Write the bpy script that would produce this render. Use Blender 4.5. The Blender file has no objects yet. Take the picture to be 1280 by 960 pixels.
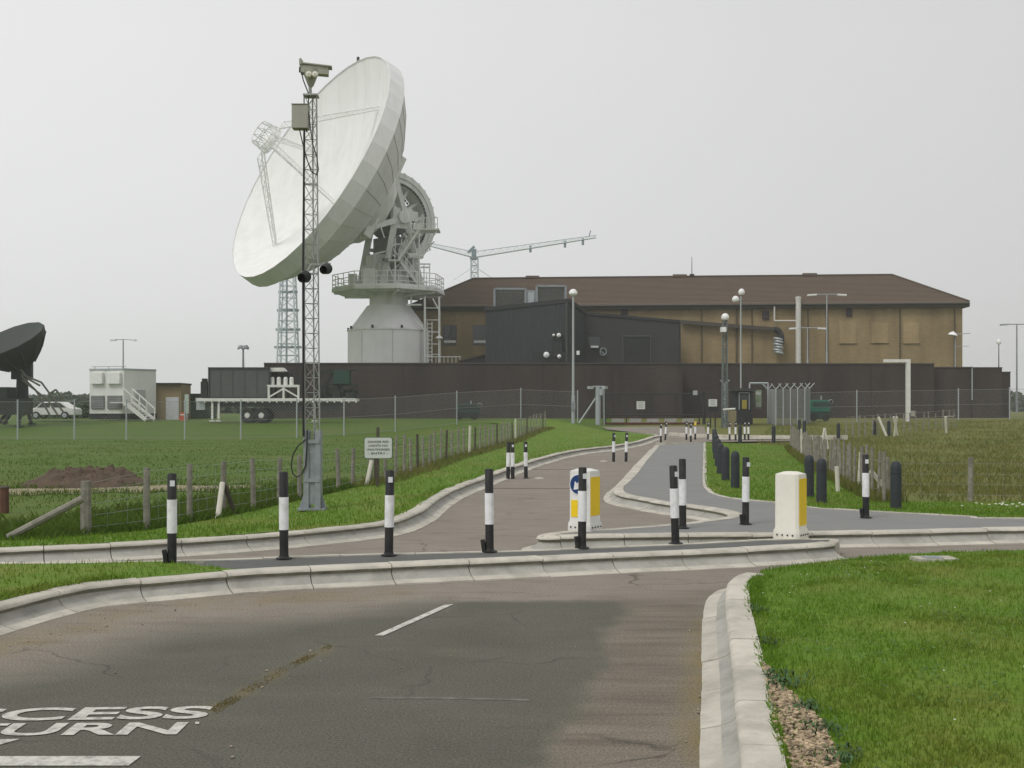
import bpy, bmesh, math, random
import numpy as np
from mathutils import Vector, Matrix, noise as mnoise
from mathutils.geometry import delaunay_2d_cdt

random.seed(7)
np.random.seed(7)
R = math.radians
SC = bpy.context.scene
COL = SC.collection

# ------------------------------------------------------------------ camera, sky, sun, exposure
EYE, FPX, HORIZON = 1.95, 1400.0, 510.0
cam_data = bpy.data.cameras.new("camera")
cam = bpy.data.objects.new("camera", cam_data)
COL.objects.link(cam)
cam.location = (0, 0, EYE)
cam.rotation_euler = (R(90), 0, 0)
cam_data.sensor_width = 36
cam_data.lens = FPX / 1280 * 36
cam_data.shift_y = (HORIZON - 480) / 1280
cam_data.clip_start = 0.05
cam_data.clip_end = 6000
SC.camera = cam

SUN_EL, SUN_AZ = 52, 222          # the sun behind the cloud: high, behind the camera and to its left
world = bpy.data.worlds.new("World")
SC.world = world
world.use_nodes = True
wn, wl = world.node_tree.nodes, world.node_tree.links
for n in list(wn):
    wn.remove(n)
w_out = wn.new("ShaderNodeOutputWorld")
w_bg = wn.new("ShaderNodeBackground")
w_bg.inputs["Strength"].default_value = 0.1
w_sky = wn.new("ShaderNodeTexSky")
w_sky.sky_type = 'NISHITA'
w_sky.sun_disc = False
w_sky.sun_elevation = R(SUN_EL)
w_sky.sun_rotation = R(SUN_AZ)
w_hs = wn.new("ShaderNodeHueSaturation")
w_hs.inputs["Saturation"].default_value = 0.12
wl.new(w_sky.outputs[0], w_hs.inputs["Color"])
w_tc = wn.new("ShaderNodeTexCoord")
w_sep = wn.new("ShaderNodeSeparateXYZ")
wl.new(w_tc.outputs["Generated"], w_sep.inputs[0])
w_ramp = wn.new("ShaderNodeValToRGB")       # overcast layer: pale at the horizon, greyer overhead
w_ramp.color_ramp.elements[0].position = 0.0
w_ramp.color_ramp.elements[0].color = (6.3, 6.32, 6.35, 1)
w_ramp.color_ramp.elements[1].position = 0.9
w_ramp.color_ramp.elements[1].color = (6.3, 6.3, 6.3, 1)
w_e = w_ramp.color_ramp.elements.new(0.3)
w_e.color = (6.75, 6.75, 6.75, 1)
wl.new(w_sep.outputs["Z"], w_ramp.inputs["Fac"])
w_ns = wn.new("ShaderNodeTexNoise")
w_ns.inputs["Scale"].default_value = 1.6
w_ns.inputs["Detail"].default_value = 3
wl.new(w_tc.outputs["Generated"], w_ns.inputs["Vector"])
w_side = wn.new("ShaderNodeMapRange")       # the cloud is thinner to the left of the view
w_side.inputs["From Min"].default_value = -0.45
w_side.inputs["From Max"].default_value = 0.45
w_side.inputs["To Min"].default_value = 1.07
w_side.inputs["To Max"].default_value = 0.82
wl.new(w_sep.outputs["X"], w_side.inputs["Value"])
w_nr = wn.new("ShaderNodeMapRange")
w_nr.inputs["To Min"].default_value = 0.95
w_nr.inputs["To Max"].default_value = 1.05
wl.new(w_ns.outputs["Fac"], w_nr.inputs["Value"])
w_mul = wn.new("ShaderNodeMath")
w_mul.operation = 'MULTIPLY'
wl.new(w_side.outputs[0], w_mul.inputs[0])
wl.new(w_nr.outputs[0], w_mul.inputs[1])
w_sc = wn.new("ShaderNodeVectorMath")
w_sc.operation = 'SCALE'
wl.new(w_ramp.outputs[0], w_sc.inputs[0])
wl.new(w_mul.outputs[0], w_sc.inputs["Scale"])
w_mix = wn.new("ShaderNodeMix")
w_mix.data_type = 'RGBA'
w_mix.inputs["Factor"].default_value = 0.93
wl.new(w_hs.outputs[0], w_mix.inputs["A"])
wl.new(w_sc.outputs[0], w_mix.inputs["B"])
wl.new(w_mix.outputs["Result"], w_bg.inputs["Color"])
wl.new(w_bg.outputs[0], w_out.inputs["Surface"])

sun_data = bpy.data.lights.new("sun", 'SUN')
sun_data.energy = 1.15
sun_data.angle = R(20)
sun_data.color = (1.0, 0.97, 0.92)
sun = bpy.data.objects.new("sun", sun_data)
COL.objects.link(sun)
sun.rotation_euler = (R(90 - SUN_EL), 0, R(180 - SUN_AZ))
sun.location = (0, 0, 60)

SC.view_settings.view_transform = 'Standard'
SC.view_settings.look = 'None'
SC.view_settings.exposure = 0.27
SC.view_settings.gamma = 1.0
SC.render.engine = 'CYCLES'
SC.cycles.max_bounces = 5
SC.cycles.transparent_max_bounces = 8
SC.cycles.volume_bounces = 2
SC.cycles.use_denoising = True

# ------------------------------------------------------------------ coordinates
# terrain heights: rows by distance, columns by bearing
_U = [-200, 350, 500, 600, 680, 760, 900, 1280, 1700]
_Y = [25, 38, 60, 73, 82, 92, 105, 200]
_Z = [[0] * 9,
      [-.02, -.02, 0, .03, .05, .06, .06, 0, 0],
      [-.03, -.03, .05, .15, .2, .2, .2, .3, .3],
      [-.04, -.04, .12, .4, .6, .42, .4, .65, .65],
      [.25, .25, .35, .75, 1.0, .52, .5, .95, .95],
      [.77, .77, .8, .95, 1.12, .65, .7, 1.13, 1.13],
      [1.05] * 9,
      [1.1] * 9]


def gz(x, y):
    if y <= 25:
        return 0.0
    u = min(max(640 + FPX * x / y, _U[0]), _U[-1])
    yy = min(y, 200)
    i = max(k for k in range(len(_Y)) if _Y[k] <= yy)
    i = min(i, len(_Y) - 2)
    j = min(max(k for k in range(len(_U)) if _U[k] <= u), len(_U) - 2)
    s = (yy - _Y[i]) / (_Y[i + 1] - _Y[i])
    s = s * s * (3 - 2 * s) * .5 + s * .5
    t = (u - _U[j]) / (_U[j + 1] - _U[j])
    a = _Z[i][j] * (1 - t) + _Z[i][j + 1] * t
    b = _Z[i + 1][j] * (1 - t) + _Z[i + 1][j + 1] * t
    return a * (1 - s) + b * s


def P(px, py, y):
    return Vector(((px - 640) * y / FPX, y, EYE - (py - HORIZON) * y / FPX))


def PX(px, y):
    return (px - 640) * y / FPX


def PZ(py, y):
    return EYE - (py - HORIZON) * y / FPX


def gp(px, py, dz=0.0):
    """where the sight line meets the terrain raised by dz"""
    lo, hi = 2.0, 400.0
    f = lambda y: PZ(py, y) - (gz(PX(px, y), y) + dz)
    y = lo
    while y < hi and f(y) > 0:
        y *= 1.01
    a, b = y / 1.01, y
    for _ in range(30):
        m = (a + b) / 2
        if f(m) > 0:
            a = m
        else:
            b = m
    y = (a + b) / 2
    return Vector((PX(px, y), y, gz(PX(px, y), y) + dz))


def at(px, y, dz=0.0):
    x = PX(px, y)
    return Vector((x, y, gz(x, y) + dz))


# ------------------------------------------------------------------ materials
MATS = {}


def mat(name, col, rough=.75, metal=0.0, var=.12, scale=4.0, bump=0.0, bscale=None, dirt=None, spec=.3, island=0.0, streak=False):
    """one procedural surface: a base colour broken up by two sizes of noise; dirt = (colour, amount, scale)"""
    if name in MATS:
        return MATS[name]
    m = bpy.data.materials.new(name)
    MATS[name] = m
    m.use_nodes = True
    nt = m.node_tree
    N, L = nt.nodes, nt.links
    bs = N["Principled BSDF"]
    bs.inputs["Roughness"].default_value = rough
    bs.inputs["Metallic"].default_value = metal
    bs.inputs["Specular IOR Level"].default_value = spec
    geo = N.new("ShaderNodeNewGeometry")
    ns = N.new("ShaderNodeTexNoise")
    ns.inputs["Scale"].default_value = scale
    ns.inputs["Detail"].default_value = 6
    ns.inputs["Roughness"].default_value = .65
    L.new(geo.outputs["Position"], ns.inputs["Vector"])
    mr = N.new("ShaderNodeMapRange")
    mr.inputs["From Min"].default_value = .25
    mr.inputs["From Max"].default_value = .75
    mr.inputs["To Min"].default_value = 1 - var
    mr.inputs["To Max"].default_value = 1 + var
    L.new(ns.outputs["Fac"], mr.inputs["Value"])
    sc = N.new("ShaderNodeVectorMath")
    sc.operation = 'SCALE'
    sc.inputs[0].default_value = col[:3]
    L.new(mr.outputs[0], sc.inputs["Scale"])
    out = sc.outputs[0]
    if island:
        ir = N.new("ShaderNodeMapRange")
        ir.inputs["To Min"].default_value = 1 - island
        ir.inputs["To Max"].default_value = 1 + island
        L.new(geo.outputs["Random Per Island"], ir.inputs["Value"])
        s2 = N.new("ShaderNodeVectorMath")
        s2.operation = 'SCALE'
        L.new(out, s2.inputs[0])
        L.new(ir.outputs[0], s2.inputs["Scale"])
        out = s2.outputs[0]
    if dirt:
        dcol, amt, dsc = dirt
        n2 = N.new("ShaderNodeTexNoise")
        n2.inputs["Scale"].default_value = dsc
        n2.inputs["Detail"].default_value = 8
        n2.inputs["Roughness"].default_value = .7
        if streak:
            mp = N.new("ShaderNodeMapping")
            mp.inputs["Scale"].default_value = (1, 1, .08)
            L.new(geo.outputs["Position"], mp.inputs["Vector"])
            L.new(mp.outputs[0], n2.inputs["Vector"])
        else:
            L.new(geo.outputs["Position"], n2.inputs["Vector"])
        m2 = N.new("ShaderNodeMapRange")
        m2.inputs["From Min"].default_value = .45
        m2.inputs["From Max"].default_value = .72
        m2.inputs["To Max"].default_value = amt
        L.new(n2.outputs["Fac"], m2.inputs["Value"])
        mx = N.new("ShaderNodeMix")
        mx.data_type = 'RGBA'
        L.new(m2.outputs[0], mx.inputs["Factor"])
        L.new(out, mx.inputs["A"])
        mx.inputs["B"].default_value = (*dcol[:3], 1)
        out = mx.outputs["Result"]
    L.new(out, bs.inputs["Base Color"])
    if bump:
        nb = N.new("ShaderNodeTexNoise")
        nb.inputs["Scale"].default_value = bscale or scale * 8
        nb.inputs["Detail"].default_value = 5
        L.new(geo.outputs["Position"], nb.inputs["Vector"])
        bp = N.new("ShaderNodeBump")
        bp.inputs["Strength"].default_value = bump
        bp.inputs["Distance"].default_value = .02
        L.new(nb.outputs["Fac"], bp.inputs["Height"])
        L.new(bp.outputs[0], bs.inputs["Normal"])
    return m


def mat_brick(name, c1, c2, mortar, bw, bh, plane='xz'):
    m = bpy.data.materials.new(name)
    MATS[name] = m
    m.use_nodes = True
    N, L = m.node_tree.nodes, m.node_tree.links
    bs = N["Principled BSDF"]
    bs.inputs["Roughness"].default_value = .85
    bs.inputs["Specular IOR Level"].default_value = .2
    geo = N.new("ShaderNodeNewGeometry")
    sp = N.new("ShaderNodeSeparateXYZ")
    L.new(geo.outputs["Position"], sp.inputs[0])
    cb = N.new("ShaderNodeCombineXYZ")
    ad = N.new("ShaderNodeMath")
    L.new(sp.outputs["X"], ad.inputs[0])
    L.new(sp.outputs["Y"], ad.inputs[1])
    L.new(ad.outputs[0], cb.inputs[0])
    L.new(sp.outputs["Z"], cb.inputs[1])
    br = N.new("ShaderNodeTexBrick")
    br.inputs["Scale"].default_value = 1
    br.inputs["Brick Width"].default_value = bw
    br.inputs["Row Height"].default_value = bh
    br.inputs["Mortar Size"].default_value = bh * .1
    br.inputs["Color1"].default_value = (*c1, 1)
    br.inputs["Color2"].default_value = (*c2, 1)
    br.inputs["Mortar"].default_value = (*mortar, 1)
    L.new(cb.outputs[0], br.inputs["Vector"])
    ns = N.new("ShaderNodeTexNoise")
    ns.inputs["Scale"].default_value = .55
    ns.inputs["Detail"].default_value = 9
    mp = N.new("ShaderNodeMapping")
    mp.inputs["Scale"].default_value = (1, 1, .22)
    L.new(geo.outputs["Position"], mp.inputs["Vector"])
    L.new(mp.outputs[0], ns.inputs["Vector"])
    mr = N.new("ShaderNodeMapRange")
    mr.inputs["From Min"].default_value = .3
    mr.inputs["From Max"].default_value = .7
    mr.inputs["To Min"].default_value = .74
    mr.inputs["To Max"].default_value = 1.2
    L.new(ns.outputs["Fac"], mr.inputs["Value"])
    sc = N.new("ShaderNodeVectorMath")
    sc.operation = 'SCALE'
    L.new(br.outputs["Color"], sc.inputs[0])
    L.new(mr.outputs[0], sc.inputs["Scale"])
    L.new(sc.outputs[0], bs.inputs["Base Color"])
    return m


def mat_grass(name, c1, c2, c3, scale=.35, blade=False):
    """three greens / straws mixed by two sizes of noise; blades also vary one by one"""
    m = bpy.data.materials.new(name)
    MATS[name] = m
    m.use_nodes = True
    N, L = m.node_tree.nodes, m.node_tree.links
    bs = N["Principled BSDF"]
    bs.inputs["Roughness"].default_value = .8
    bs.inputs["Specular IOR Level"].default_value = .12
    geo = N.new("ShaderNodeNewGeometry")

    def nz(s, lo, hi):
        n = N.new("ShaderNodeTexNoise")
        n.inputs["Scale"].default_value = s
        n.inputs["Detail"].default_value = 6
        n.inputs["Roughness"].default_value = .7
        L.new(geo.outputs["Position"], n.inputs["Vector"])
        r = N.new("ShaderNodeMapRange")
        r.inputs["From Min"].default_value = lo
        r.inputs["From Max"].default_value = hi
        L.new(n.outputs["Fac"], r.inputs["Value"])
        return r.outputs[0]
    m1 = N.new("ShaderNodeMix")
    m1.data_type = 'RGBA'
    m1.inputs["A"].default_value = (*c1, 1)
    m1.inputs["B"].default_value = (*c2, 1)
    L.new(nz(scale * 9, .3, .7), m1.inputs["Factor"])
    m2 = N.new("ShaderNodeMix")
    m2.data_type = 'RGBA'
    L.new(m1.outputs["Result"], m2.inputs["A"])
    m2.inputs["B"].default_value = (*c3, 1)
    L.new(nz(scale, .46, .78), m2.inputs["Factor"])
    out = m2.outputs["Result"]
    ir = N.new("ShaderNodeMapRange")
    if blade:
        ir.inputs["To Min"].default_value = .8
        ir.inputs["To Max"].default_value = 1.45
        L.new(geo.outputs["Random Per Island"], ir.inputs["Value"])
    else:
        ir.inputs["From Min"].default_value = 0
        ir.inputs["From Max"].default_value = 1
        ir.inputs["To Min"].default_value = .68
        ir.inputs["To Max"].default_value = 1.3
        L.new(nz(14, .25, .75), ir.inputs["Value"])
    s = N.new("ShaderNodeVectorMath")
    s.operation = 'SCALE'
    L.new(out, s.inputs[0])
    L.new(ir.outputs[0], s.inputs["Scale"])
    L.new(s.outputs[0], bs.inputs["Base Color"])
    if blade:                                  # thin leaves let light through
        tr = N.new("ShaderNodeBsdfTranslucent")
        L.new(s.outputs[0], tr.inputs["Color"])
        ms = N.new("ShaderNodeMixShader")
        ms.inputs[0].default_value = .42
        L.new(bs.outputs[0], ms.inputs[1])
        L.new(tr.outputs[0], ms.inputs[2])
        L.new(ms.outputs[0], N["Material Output"].inputs["Surface"])
    return m


# ------------------------------------------------------------------ mesh builder
def perp(d):
    d = d.normalized()
    a = Vector((0, 0, 1)) if abs(d.z) < .95 else Vector((1, 0, 0))
    u = d.cross(a).normalized()
    return u, u.cross(d).normalized()


class MB:
    def __init__(self):
        self.v, self.f, self.sm = [], [], []

    def add(self, vs, fs, smooth=False):
        o = len(self.v)
        self.v += [Vector(p) for p in vs]
        for f in fs:
            self.f.append(tuple(i + o for i in f))
            self.sm.append(smooth)
        return self

    def box(self, c, s, rz=0.0, M=None):
        c = Vector(c)
        hx, hy, hz = s[0] / 2, s[1] / 2, s[2] / 2
        ps = [Vector((x, y, z)) for z in (-hz, hz) for x, y in ((-hx, -hy), (hx, -hy), (hx, hy), (-hx, hy))]
        if M is None:
            M = Matrix.Rotation(rz, 3, 'Z')
        return self.add([c + M @ p for p in ps],
                        [(3, 2, 1, 0), (4, 5, 6, 7), (0, 1, 5, 4), (1, 2, 6, 5), (2, 3, 7, 6), (3, 0, 4, 7)])

    def bar(self, p0, p1, w, h=None, up=None):
        """rectangular bar from p0 to p1"""
        p0, p1 = Vector(p0), Vector(p1)
        h = h or w
        d = (p1 - p0).normalized()
        if up is None:
            u, v = perp(d)
        else:
            u = d.cross(Vector(up)).normalized()
            v = u.cross(d).normalized()
        vs = []
        for p in (p0, p1):
            for a, b in ((-1, -1), (1, -1), (1, 1), (-1, 1)):
                vs.append(p + u * a * w / 2 + v * b * h / 2)
        return self.add(vs, [(3, 2, 1, 0), (4, 5, 6, 7), (0, 1, 5, 4), (1, 2, 6, 5), (2, 3, 7, 6), (3, 0, 4, 7)])

    def tube(self, p0, p1, r0, r1=None, n=8, caps=True):
        p0, p1 = Vector(p0), Vector(p1)
        r1 = r0 if r1 is None else r1
        u, v = perp(p1 - p0)
        vs = []
        for p, r in ((p0, r0), (p1, r1)):
            for k in range(n):
                a = 2 * math.pi * k / n
                vs.append(p + (u * math.cos(a) + v * math.sin(a)) * r)
        fs = [(k, k + n, (k + 1) % n + n, (k + 1) % n) for k in range(n)]
        self.add(vs, fs, n > 5)
        if caps:
            self.add(vs[:n], [tuple(range(n))])
            self.add(vs[n:], [tuple(reversed(range(n)))])
        return self

    def path(self, pts, r, n=6):
        for a, b in zip(pts, pts[1:]):
            self.tube(a, b, r, r, n)
        return self

    def lathe(self, prof, n=24, c=(0, 0, 0), axis=(0, 0, 1), smooth=True, gap=0.0):
        """prof = [(radius, along axis)]"""
        c, ax = Vector(c), Vector(axis).normalized()
        u, v = perp(ax)
        vs = []
        for r, t in prof:
            for k in range(n):
                a = 2 * math.pi * k / n
                vs.append(c + ax * t + (u * math.cos(a) + v * math.sin(a)) * r)
        fs = []
        for i in range(len(prof) - 1):
            for k in range(n):
                k2 = (k + 1) % n
                fs.append((i * n + k, i * n + k2, (i + 1) * n + k2, (i + 1) * n + k))
        return self.add(vs, fs, smooth)

    def prism(self, plan, zb, zt):
        """vertical prism; zb, zt a number or one per corner"""
        n = len(plan)
        zb = zb if hasattr(zb, '__len__') else [zb] * n
        zt = zt if hasattr(zt, '__len__') else [zt] * n
        vs = [(p[0], p[1], z) for p, z in zip(plan, zb)] + [(p[0], p[1], z) for p, z in zip(plan, zt)]
        fs = [(k, (k + 1) % n, (k + 1) % n + n, k + n) for k in range(n)]
        fs += [tuple(reversed(range(n))), tuple(range(n, 2 * n))]
        return self.add(vs, fs)

    def extrude(self, poly, d):
        """closed 3-D polygon pushed along d"""
        d = Vector(d)
        n = len(poly)
        vs = [Vector(p) for p in poly] + [Vector(p) + d for p in poly]
        fs = [(k, (k + 1) % n, (k + 1) % n + n, k + n) for k in range(n)]
        fs += [tuple(reversed(range(n))), tuple(range(n, 2 * n))]
        return self.add(vs, fs)

    def truss(self, a, b, offs, r, rb, bays, n=4):
        """lattice between a and b: one chord per offset (given at both ends), zigzag bracing on the sides"""
        a, b = Vector(a), Vector(b)
        ca = [a + Vector(o[0]) for o in offs]
        cb = [b + Vector(o[1]) for o in offs]
        m = len(offs)
        for i in range(m):
            self.tube(ca[i], cb[i], r, r, n)
        for i in range(m if m > 2 else 1):
            j = (i + 1) % m
            for k in range(bays):
                t0, t1 = k / bays, (k + 1) / bays
                p, q = (i, j) if k % 2 else (j, i)
                self.tube(ca[p].lerp(cb[p], t0), ca[q].lerp(cb[q], t1), rb, rb, 3, False)
                self.tube(ca[i].lerp(cb[i], t1), ca[j].lerp(cb[j], t1), rb, rb, 3, False)
        return self

    def build(self, name, m, parent=None, bevel=0.0):
        me = bpy.data.meshes.new(name)
        off = Vector((0, 0, 0))
        p = parent
        while p is not None:
            off += p.location
            p = p.parent
        me.from_pydata([v - off for v in self.v], [], self.f)
        me.polygons.foreach_set("use_smooth", self.sm)
        bm = bmesh.new()
        bm.from_mesh(me)
        bmesh.ops.recalc_face_normals(bm, faces=bm.faces)
        bm.to_mesh(me)
        bm.free()
        me.set_sharp_from_angle(angle=R(38))
        me.materials.append(m)
        o = bpy.data.objects.new(name, me)
        COL.objects.link(o)
        if parent is not None:
            o.parent = parent
        if bevel:
            bv = o.modifiers.new("bevel", 'BEVEL')
            bv.width = bevel
            bv.segments = 2
            bv.limit_method = 'ANGLE'
        return o


def tag(o, label=None, cat=None, group=None, kind=None):
    if label:
        o["label"] = label
    if cat:
        o["category"] = cat
    if group:
        o["group"] = group
    if kind:
        o["kind"] = kind
    return o


def thing(name, label, cat, loc=(0, 0, 0), group=None, rz=0.0):
    o = bpy.data.objects.new(name, None)
    COL.objects.link(o)
    o.location = loc
    o.rotation_euler = (0, 0, rz)
    o.empty_display_size = .2
    return tag(o, label, cat, group)


def dup(root, loc, rz=0.0, label=None, group=None, skip=(), tilt=(0, 0)):
    r = root.copy()
    COL.objects.link(r)
    r.location = loc
    r.rotation_euler = (tilt[0], tilt[1], rz)
    if label:
        r["label"] = label
    if group:
        r["group"] = group
    for ch in list(root.children):
        if ch.name.split('.')[0] in skip:
            continue
        c = ch.copy()
        COL.objects.link(c)
        c.parent = r
        for g in ch.children:
            d = g.copy()
            COL.objects.link(d)
            d.parent = c
    return r


def sheet(name, poly, zf, m, step, kind='structure', fine=None, label=None, attr=None):
    """flat-lying surface: outline with interior points, heights from zf(x, y)"""
    poly = [Vector((p[0], p[1])) for p in poly]
    xs, ys = [p.x for p in poly], [p.y for p in poly]
    pts, edges = list(poly), [(i, (i + 1) % len(poly)) for i in range(len(poly))]

    def grid(x0, x1, y0, y1, st):
        x = x0 + st * .5
        while x < x1:
            y = y0 + st * .5
            while y < y1:
                pts.append(Vector((x + random.uniform(-.1, .1) * st, y + random.uniform(-.1, .1) * st)))
                y += st
            x += st
    if fine:
        grid(*fine)
    grid(min(xs), max(xs), min(ys), max(ys), step)
    vs, es, fs, _, _, _ = delaunay_2d_cdt(pts, edges, [], 0, 1e-4)
    # keep triangles inside the outline
    P2 = [(p.x, p.y) for p in poly]
    keep = []
    for f in fs:
        cx = sum(vs[i][0] for i in f) / len(f)
        cy = sum(vs[i][1] for i in f) / len(f)
        if inside(cx, cy, P2):
            keep.append(f)
    me = bpy.data.meshes.new(name)
    me.from_pydata([(v[0], v[1], zf(v[0], v[1])) for v in vs], [], keep)
    me.polygons.foreach_set("use_smooth", [True] * len(me.polygons))
    bm = bmesh.new()
    bm.from_mesh(me)
    bmesh.ops.delete(bm, geom=[v for v in bm.verts if not v.link_faces], context='VERTS')
    for f in bm.faces:
        if f.normal.z < 0:
            f.normal_flip()
    bm.to_mesh(me)
    bm.free()
    if attr:
        for nm, fn in attr.items():
            at_ = me.attributes.new(nm, 'FLOAT', 'POINT')
            at_.data.foreach_set("value", [fn(v.co.x, v.co.y) for v in me.vertices])
    me.materials.append(m)
    o = bpy.data.objects.new(name, me)
    COL.objects.link(o)
    tag(o, label, None, None, kind)
    return o


def inside(x, y, poly):
    c = False
    n = len(poly)
    j = n - 1
    for i in range(n):
        xi, yi = poly[i][0], poly[i][1]
        xj, yj = poly[j][0], poly[j][1]
        if (yi > y) != (yj > y) and x < (xj - xi) * (y - yi) / (yj - yi) + xi:
            c = not c
        j = i
    return c


def seg_dist(x, y, poly, closed=False):
    best = 1e9
    n = len(poly)
    for i in range(n if closed else n - 1):
        ax, ay = poly[i][0], poly[i][1]
        bx, by = poly[(i + 1) % n][0], poly[(i + 1) % n][1]
        dx, dy = bx - ax, by - ay
        t = max(0, min(1, ((x - ax) * dx + (y - ay) * dy) / (dx * dx + dy * dy + 1e-9)))
        best = min(best, math.hypot(x - ax - t * dx, y - ay - t * dy))
    return best


def smooth_line(pts, step=.25):
    """Catmull-Rom through 2-D points, evenly resampled"""
    pts = [Vector((p[0], p[1])) for p in pts]
    ext = [pts[0] * 2 - pts[1]] + pts + [pts[-1] * 2 - pts[-2]]
    dense = []
    for i in range(1, len(ext) - 2):
        p0, p1, p2, p3 = ext[i - 1:i + 3]
        m = max(4, int((p2 - p1).length / .05))
        for k in range(m):
            t = k / m
            dense.append(.5 * ((2 * p1) + (p2 - p0) * t + (2 * p0 - 5 * p1 + 4 * p2 - p3) * t * t + (3 * p1 - p0 - 3 * p2 + p3) * t ** 3))
    dense.append(pts[-1])
    out, acc = [dense[0]], 0
    for a, b in zip(dense, dense[1:]):
        d = (b - a).length
        while acc + d >= step:
            t = (step - acc) / d
            a = a.lerp(b, t)
            out.append(a.copy())
            d = (b - a).length
            acc = 0
        acc += d
    out.append(dense[-1])
    return out


def offset_line(line, s):
    """shift to the right-hand side of travel by s"""
    out = []
    for i, p in enumerate(line):
        a, b = line[max(0, i - 1)], line[min(len(line) - 1, i + 1)]
        d = (b - a)
        if d.length < 1e-6:
            continue
        d.normalize()
        out.append(Vector((p.x + d.y * s, p.y - d.x * s)))
    return out
# ------------------------------------------------------------------ the materials of the place
GRASS_LAWN = mat_grass("lawn_green", (.092, .18, .014), (.125, .21, .024), (.19, .195, .042), .6)
GRASS_BLADE = mat_grass("blade_green", (.097, .195, .014), (.135, .23, .026), (.2, .21, .045), .6, True)
GRASS_FIELD = mat_grass("field_green", (.066, .122, .012), (.082, .14, .018), (.125, .14, .032), .12)
GRASS_FIELD_BLADE = mat_grass("field_blade", (.066, .122, .012), (.086, .142, .02), (.135, .145, .04), .12, True)
GRASS_ROUGH = mat_grass("rough_grass", (.118, .142, .032), (.145, .152, .04), (.185, .16, .055), .2)
GRASS_ROUGH_BLADE = mat_grass("rough_blade", (.125, .148, .033), (.155, .16, .044), (.2, .172, .06), .2, True)
CONC = mat("kerb_concrete", (.54, .51, .44), .85, var=.13, scale=3.5, bump=.4, bscale=45, dirt=((.27, .255, .21), .75, 1.9), island=.07)
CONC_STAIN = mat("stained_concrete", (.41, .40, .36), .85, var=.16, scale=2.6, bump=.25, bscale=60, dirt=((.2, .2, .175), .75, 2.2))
CONC_NOTCH = mat("notch_concrete", (.24, .235, .19), .9, var=.3, scale=5, dirt=((.12, .125, .085), .8, 3))
CONC_EDGE = mat("edging_concrete", (.46, .43, .37), .85, var=.12, scale=3, dirt=((.25, .24, .2), .6, 2.5))
ASPH_PATH = mat("path_asphalt", (.22, .222, .218), .9, var=.1, scale=1.3, bump=.3, bscale=90, dirt=((.24, .23, .21), .5, .8))
ASPH_MED = mat("median_asphalt", (.125, .128, .125), .9, var=.14, scale=2, bump=.3, bscale=90, dirt=((.09, .1, .07), .5, 1.5))
BLACK = mat("black_plastic", (.012, .013, .014), .5, var=.2, spec=.4, dirt=((.05, .045, .038), .6, 9))
WHITE_BAND = mat("white_band", (.84, .85, .87), .45, var=.04, scale=9, dirt=((.45, .44, .40), .6, 8))
REFLECT = mat("reflector", (.7, .72, .75), .25, var=.03)
CHARCOAL = mat("charcoal_plastic", (.03, .035, .042), .6, var=.2, scale=8, spec=.35)
WOOD = mat("weathered_wood", (.25, .235, .2), .9, var=.3, scale=9, dirt=((.13, .115, .09), .7, 5))
WOOD_DARK = mat("dark_wood", (.085, .07, .055), .9, var=.3, scale=9)
WOOD_WHITE = mat("pale_wood", (.6, .58, .5), .8, var=.15, scale=9)
WIRE = mat("galvanised_wire", (.28, .29, .28), .5, .3)
GALV = mat("galvanised_steel", (.42, .45, .47), .5, .35, var=.1, scale=6)
GALV_DARK = mat("dull_galvanised", (.30, .325, .35), .6, .3, var=.14, scale=5, dirt=((.16, .17, .18), .5, 4))
MAST_MAT = mat("mast_steel", (.36, .37, .355), .55, .3, var=.18, scale=8, dirt=((.18, .18, .165), .6, 5))
DARK_STEEL = mat("dark_steel", (.03, .032, .034), .6, var=.2)
DISH_WHITE = mat("dish_white", (.82, .82, .81), .6, var=.04, scale=.9, dirt=((.62, .63, .60), .5, .7), streak=True)
DISH_GREY = mat("dish_back_paint", (.77, .77, .77), .65, var=.05, scale=.8, dirt=((.54, .55, .53), .5, .6), streak=True)
MOUNT_PAINT = mat("mount_paint", (.76, .77, .75), .65, var=.08, scale=1.2, dirt=((.45, .46, .42), .6, 1.2), streak=True)
PEDESTAL = mat("pedestal_render", (.84, .83, .84), .75, var=.05, scale=.9, dirt=((.66, .66, .64), .5, .7), streak=True)
WHITE_PAINT = mat("white_paint", (.72, .72, .69), .5, var=.06, scale=3, dirt=((.5, .5, .46), .4, 2))
CREAM = mat("cream_plastic", (.78, .755, .67), .5, var=.03, scale=3, dirt=((.55, .52, .44), .3, 4))
YELLOW = mat("yellow_sheet", (.86, .60, .016), .45, var=.06, scale=8)
BLUE = mat("blue_sheet", (.012, .045, .16), .4, var=.1)
TILE_ROOF = mat("brown_roof", (.145, .105, .076), .85, var=.12, scale=1.2, dirt=((.095, .075, .058), .5, .6))
FASCIA = mat("dark_fascia", (.045, .04, .036), .7)
BRICK = mat_brick("tan_brick", (.31, .235, .125), (.27, .20, .105), (.24, .19, .12), .45, .16)
BRICK_PALE = mat_brick("infill_brick", (.36, .27, .145), (.32, .24, .13), (.28, .22, .14), .45, .16)
WALL_BRICK = mat_brick("dark_wall_brick", (.060, .046, .043), (.050, .040, .038), (.056, .045, .043), .45, .16)
COPING = mat("wall_coping", (.075, .06, .056), .8)
SLATE = mat("slate_cladding", (.036, .041, .047), .6, var=.08, scale=1.2)
SLATE2 = mat("charcoal_cladding", (.043, .043, .045), .7, var=.1, scale=1.2)
SLATE_TRIM = mat("cladding_trim", (.07, .075, .07), .6)
GLASS = mat("dark_glass", (.03, .035, .04), .12, spec=.6)
LOUVRE = mat("grey_louvre", (.19, .185, .175), .6, var=.15, scale=3)
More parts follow.
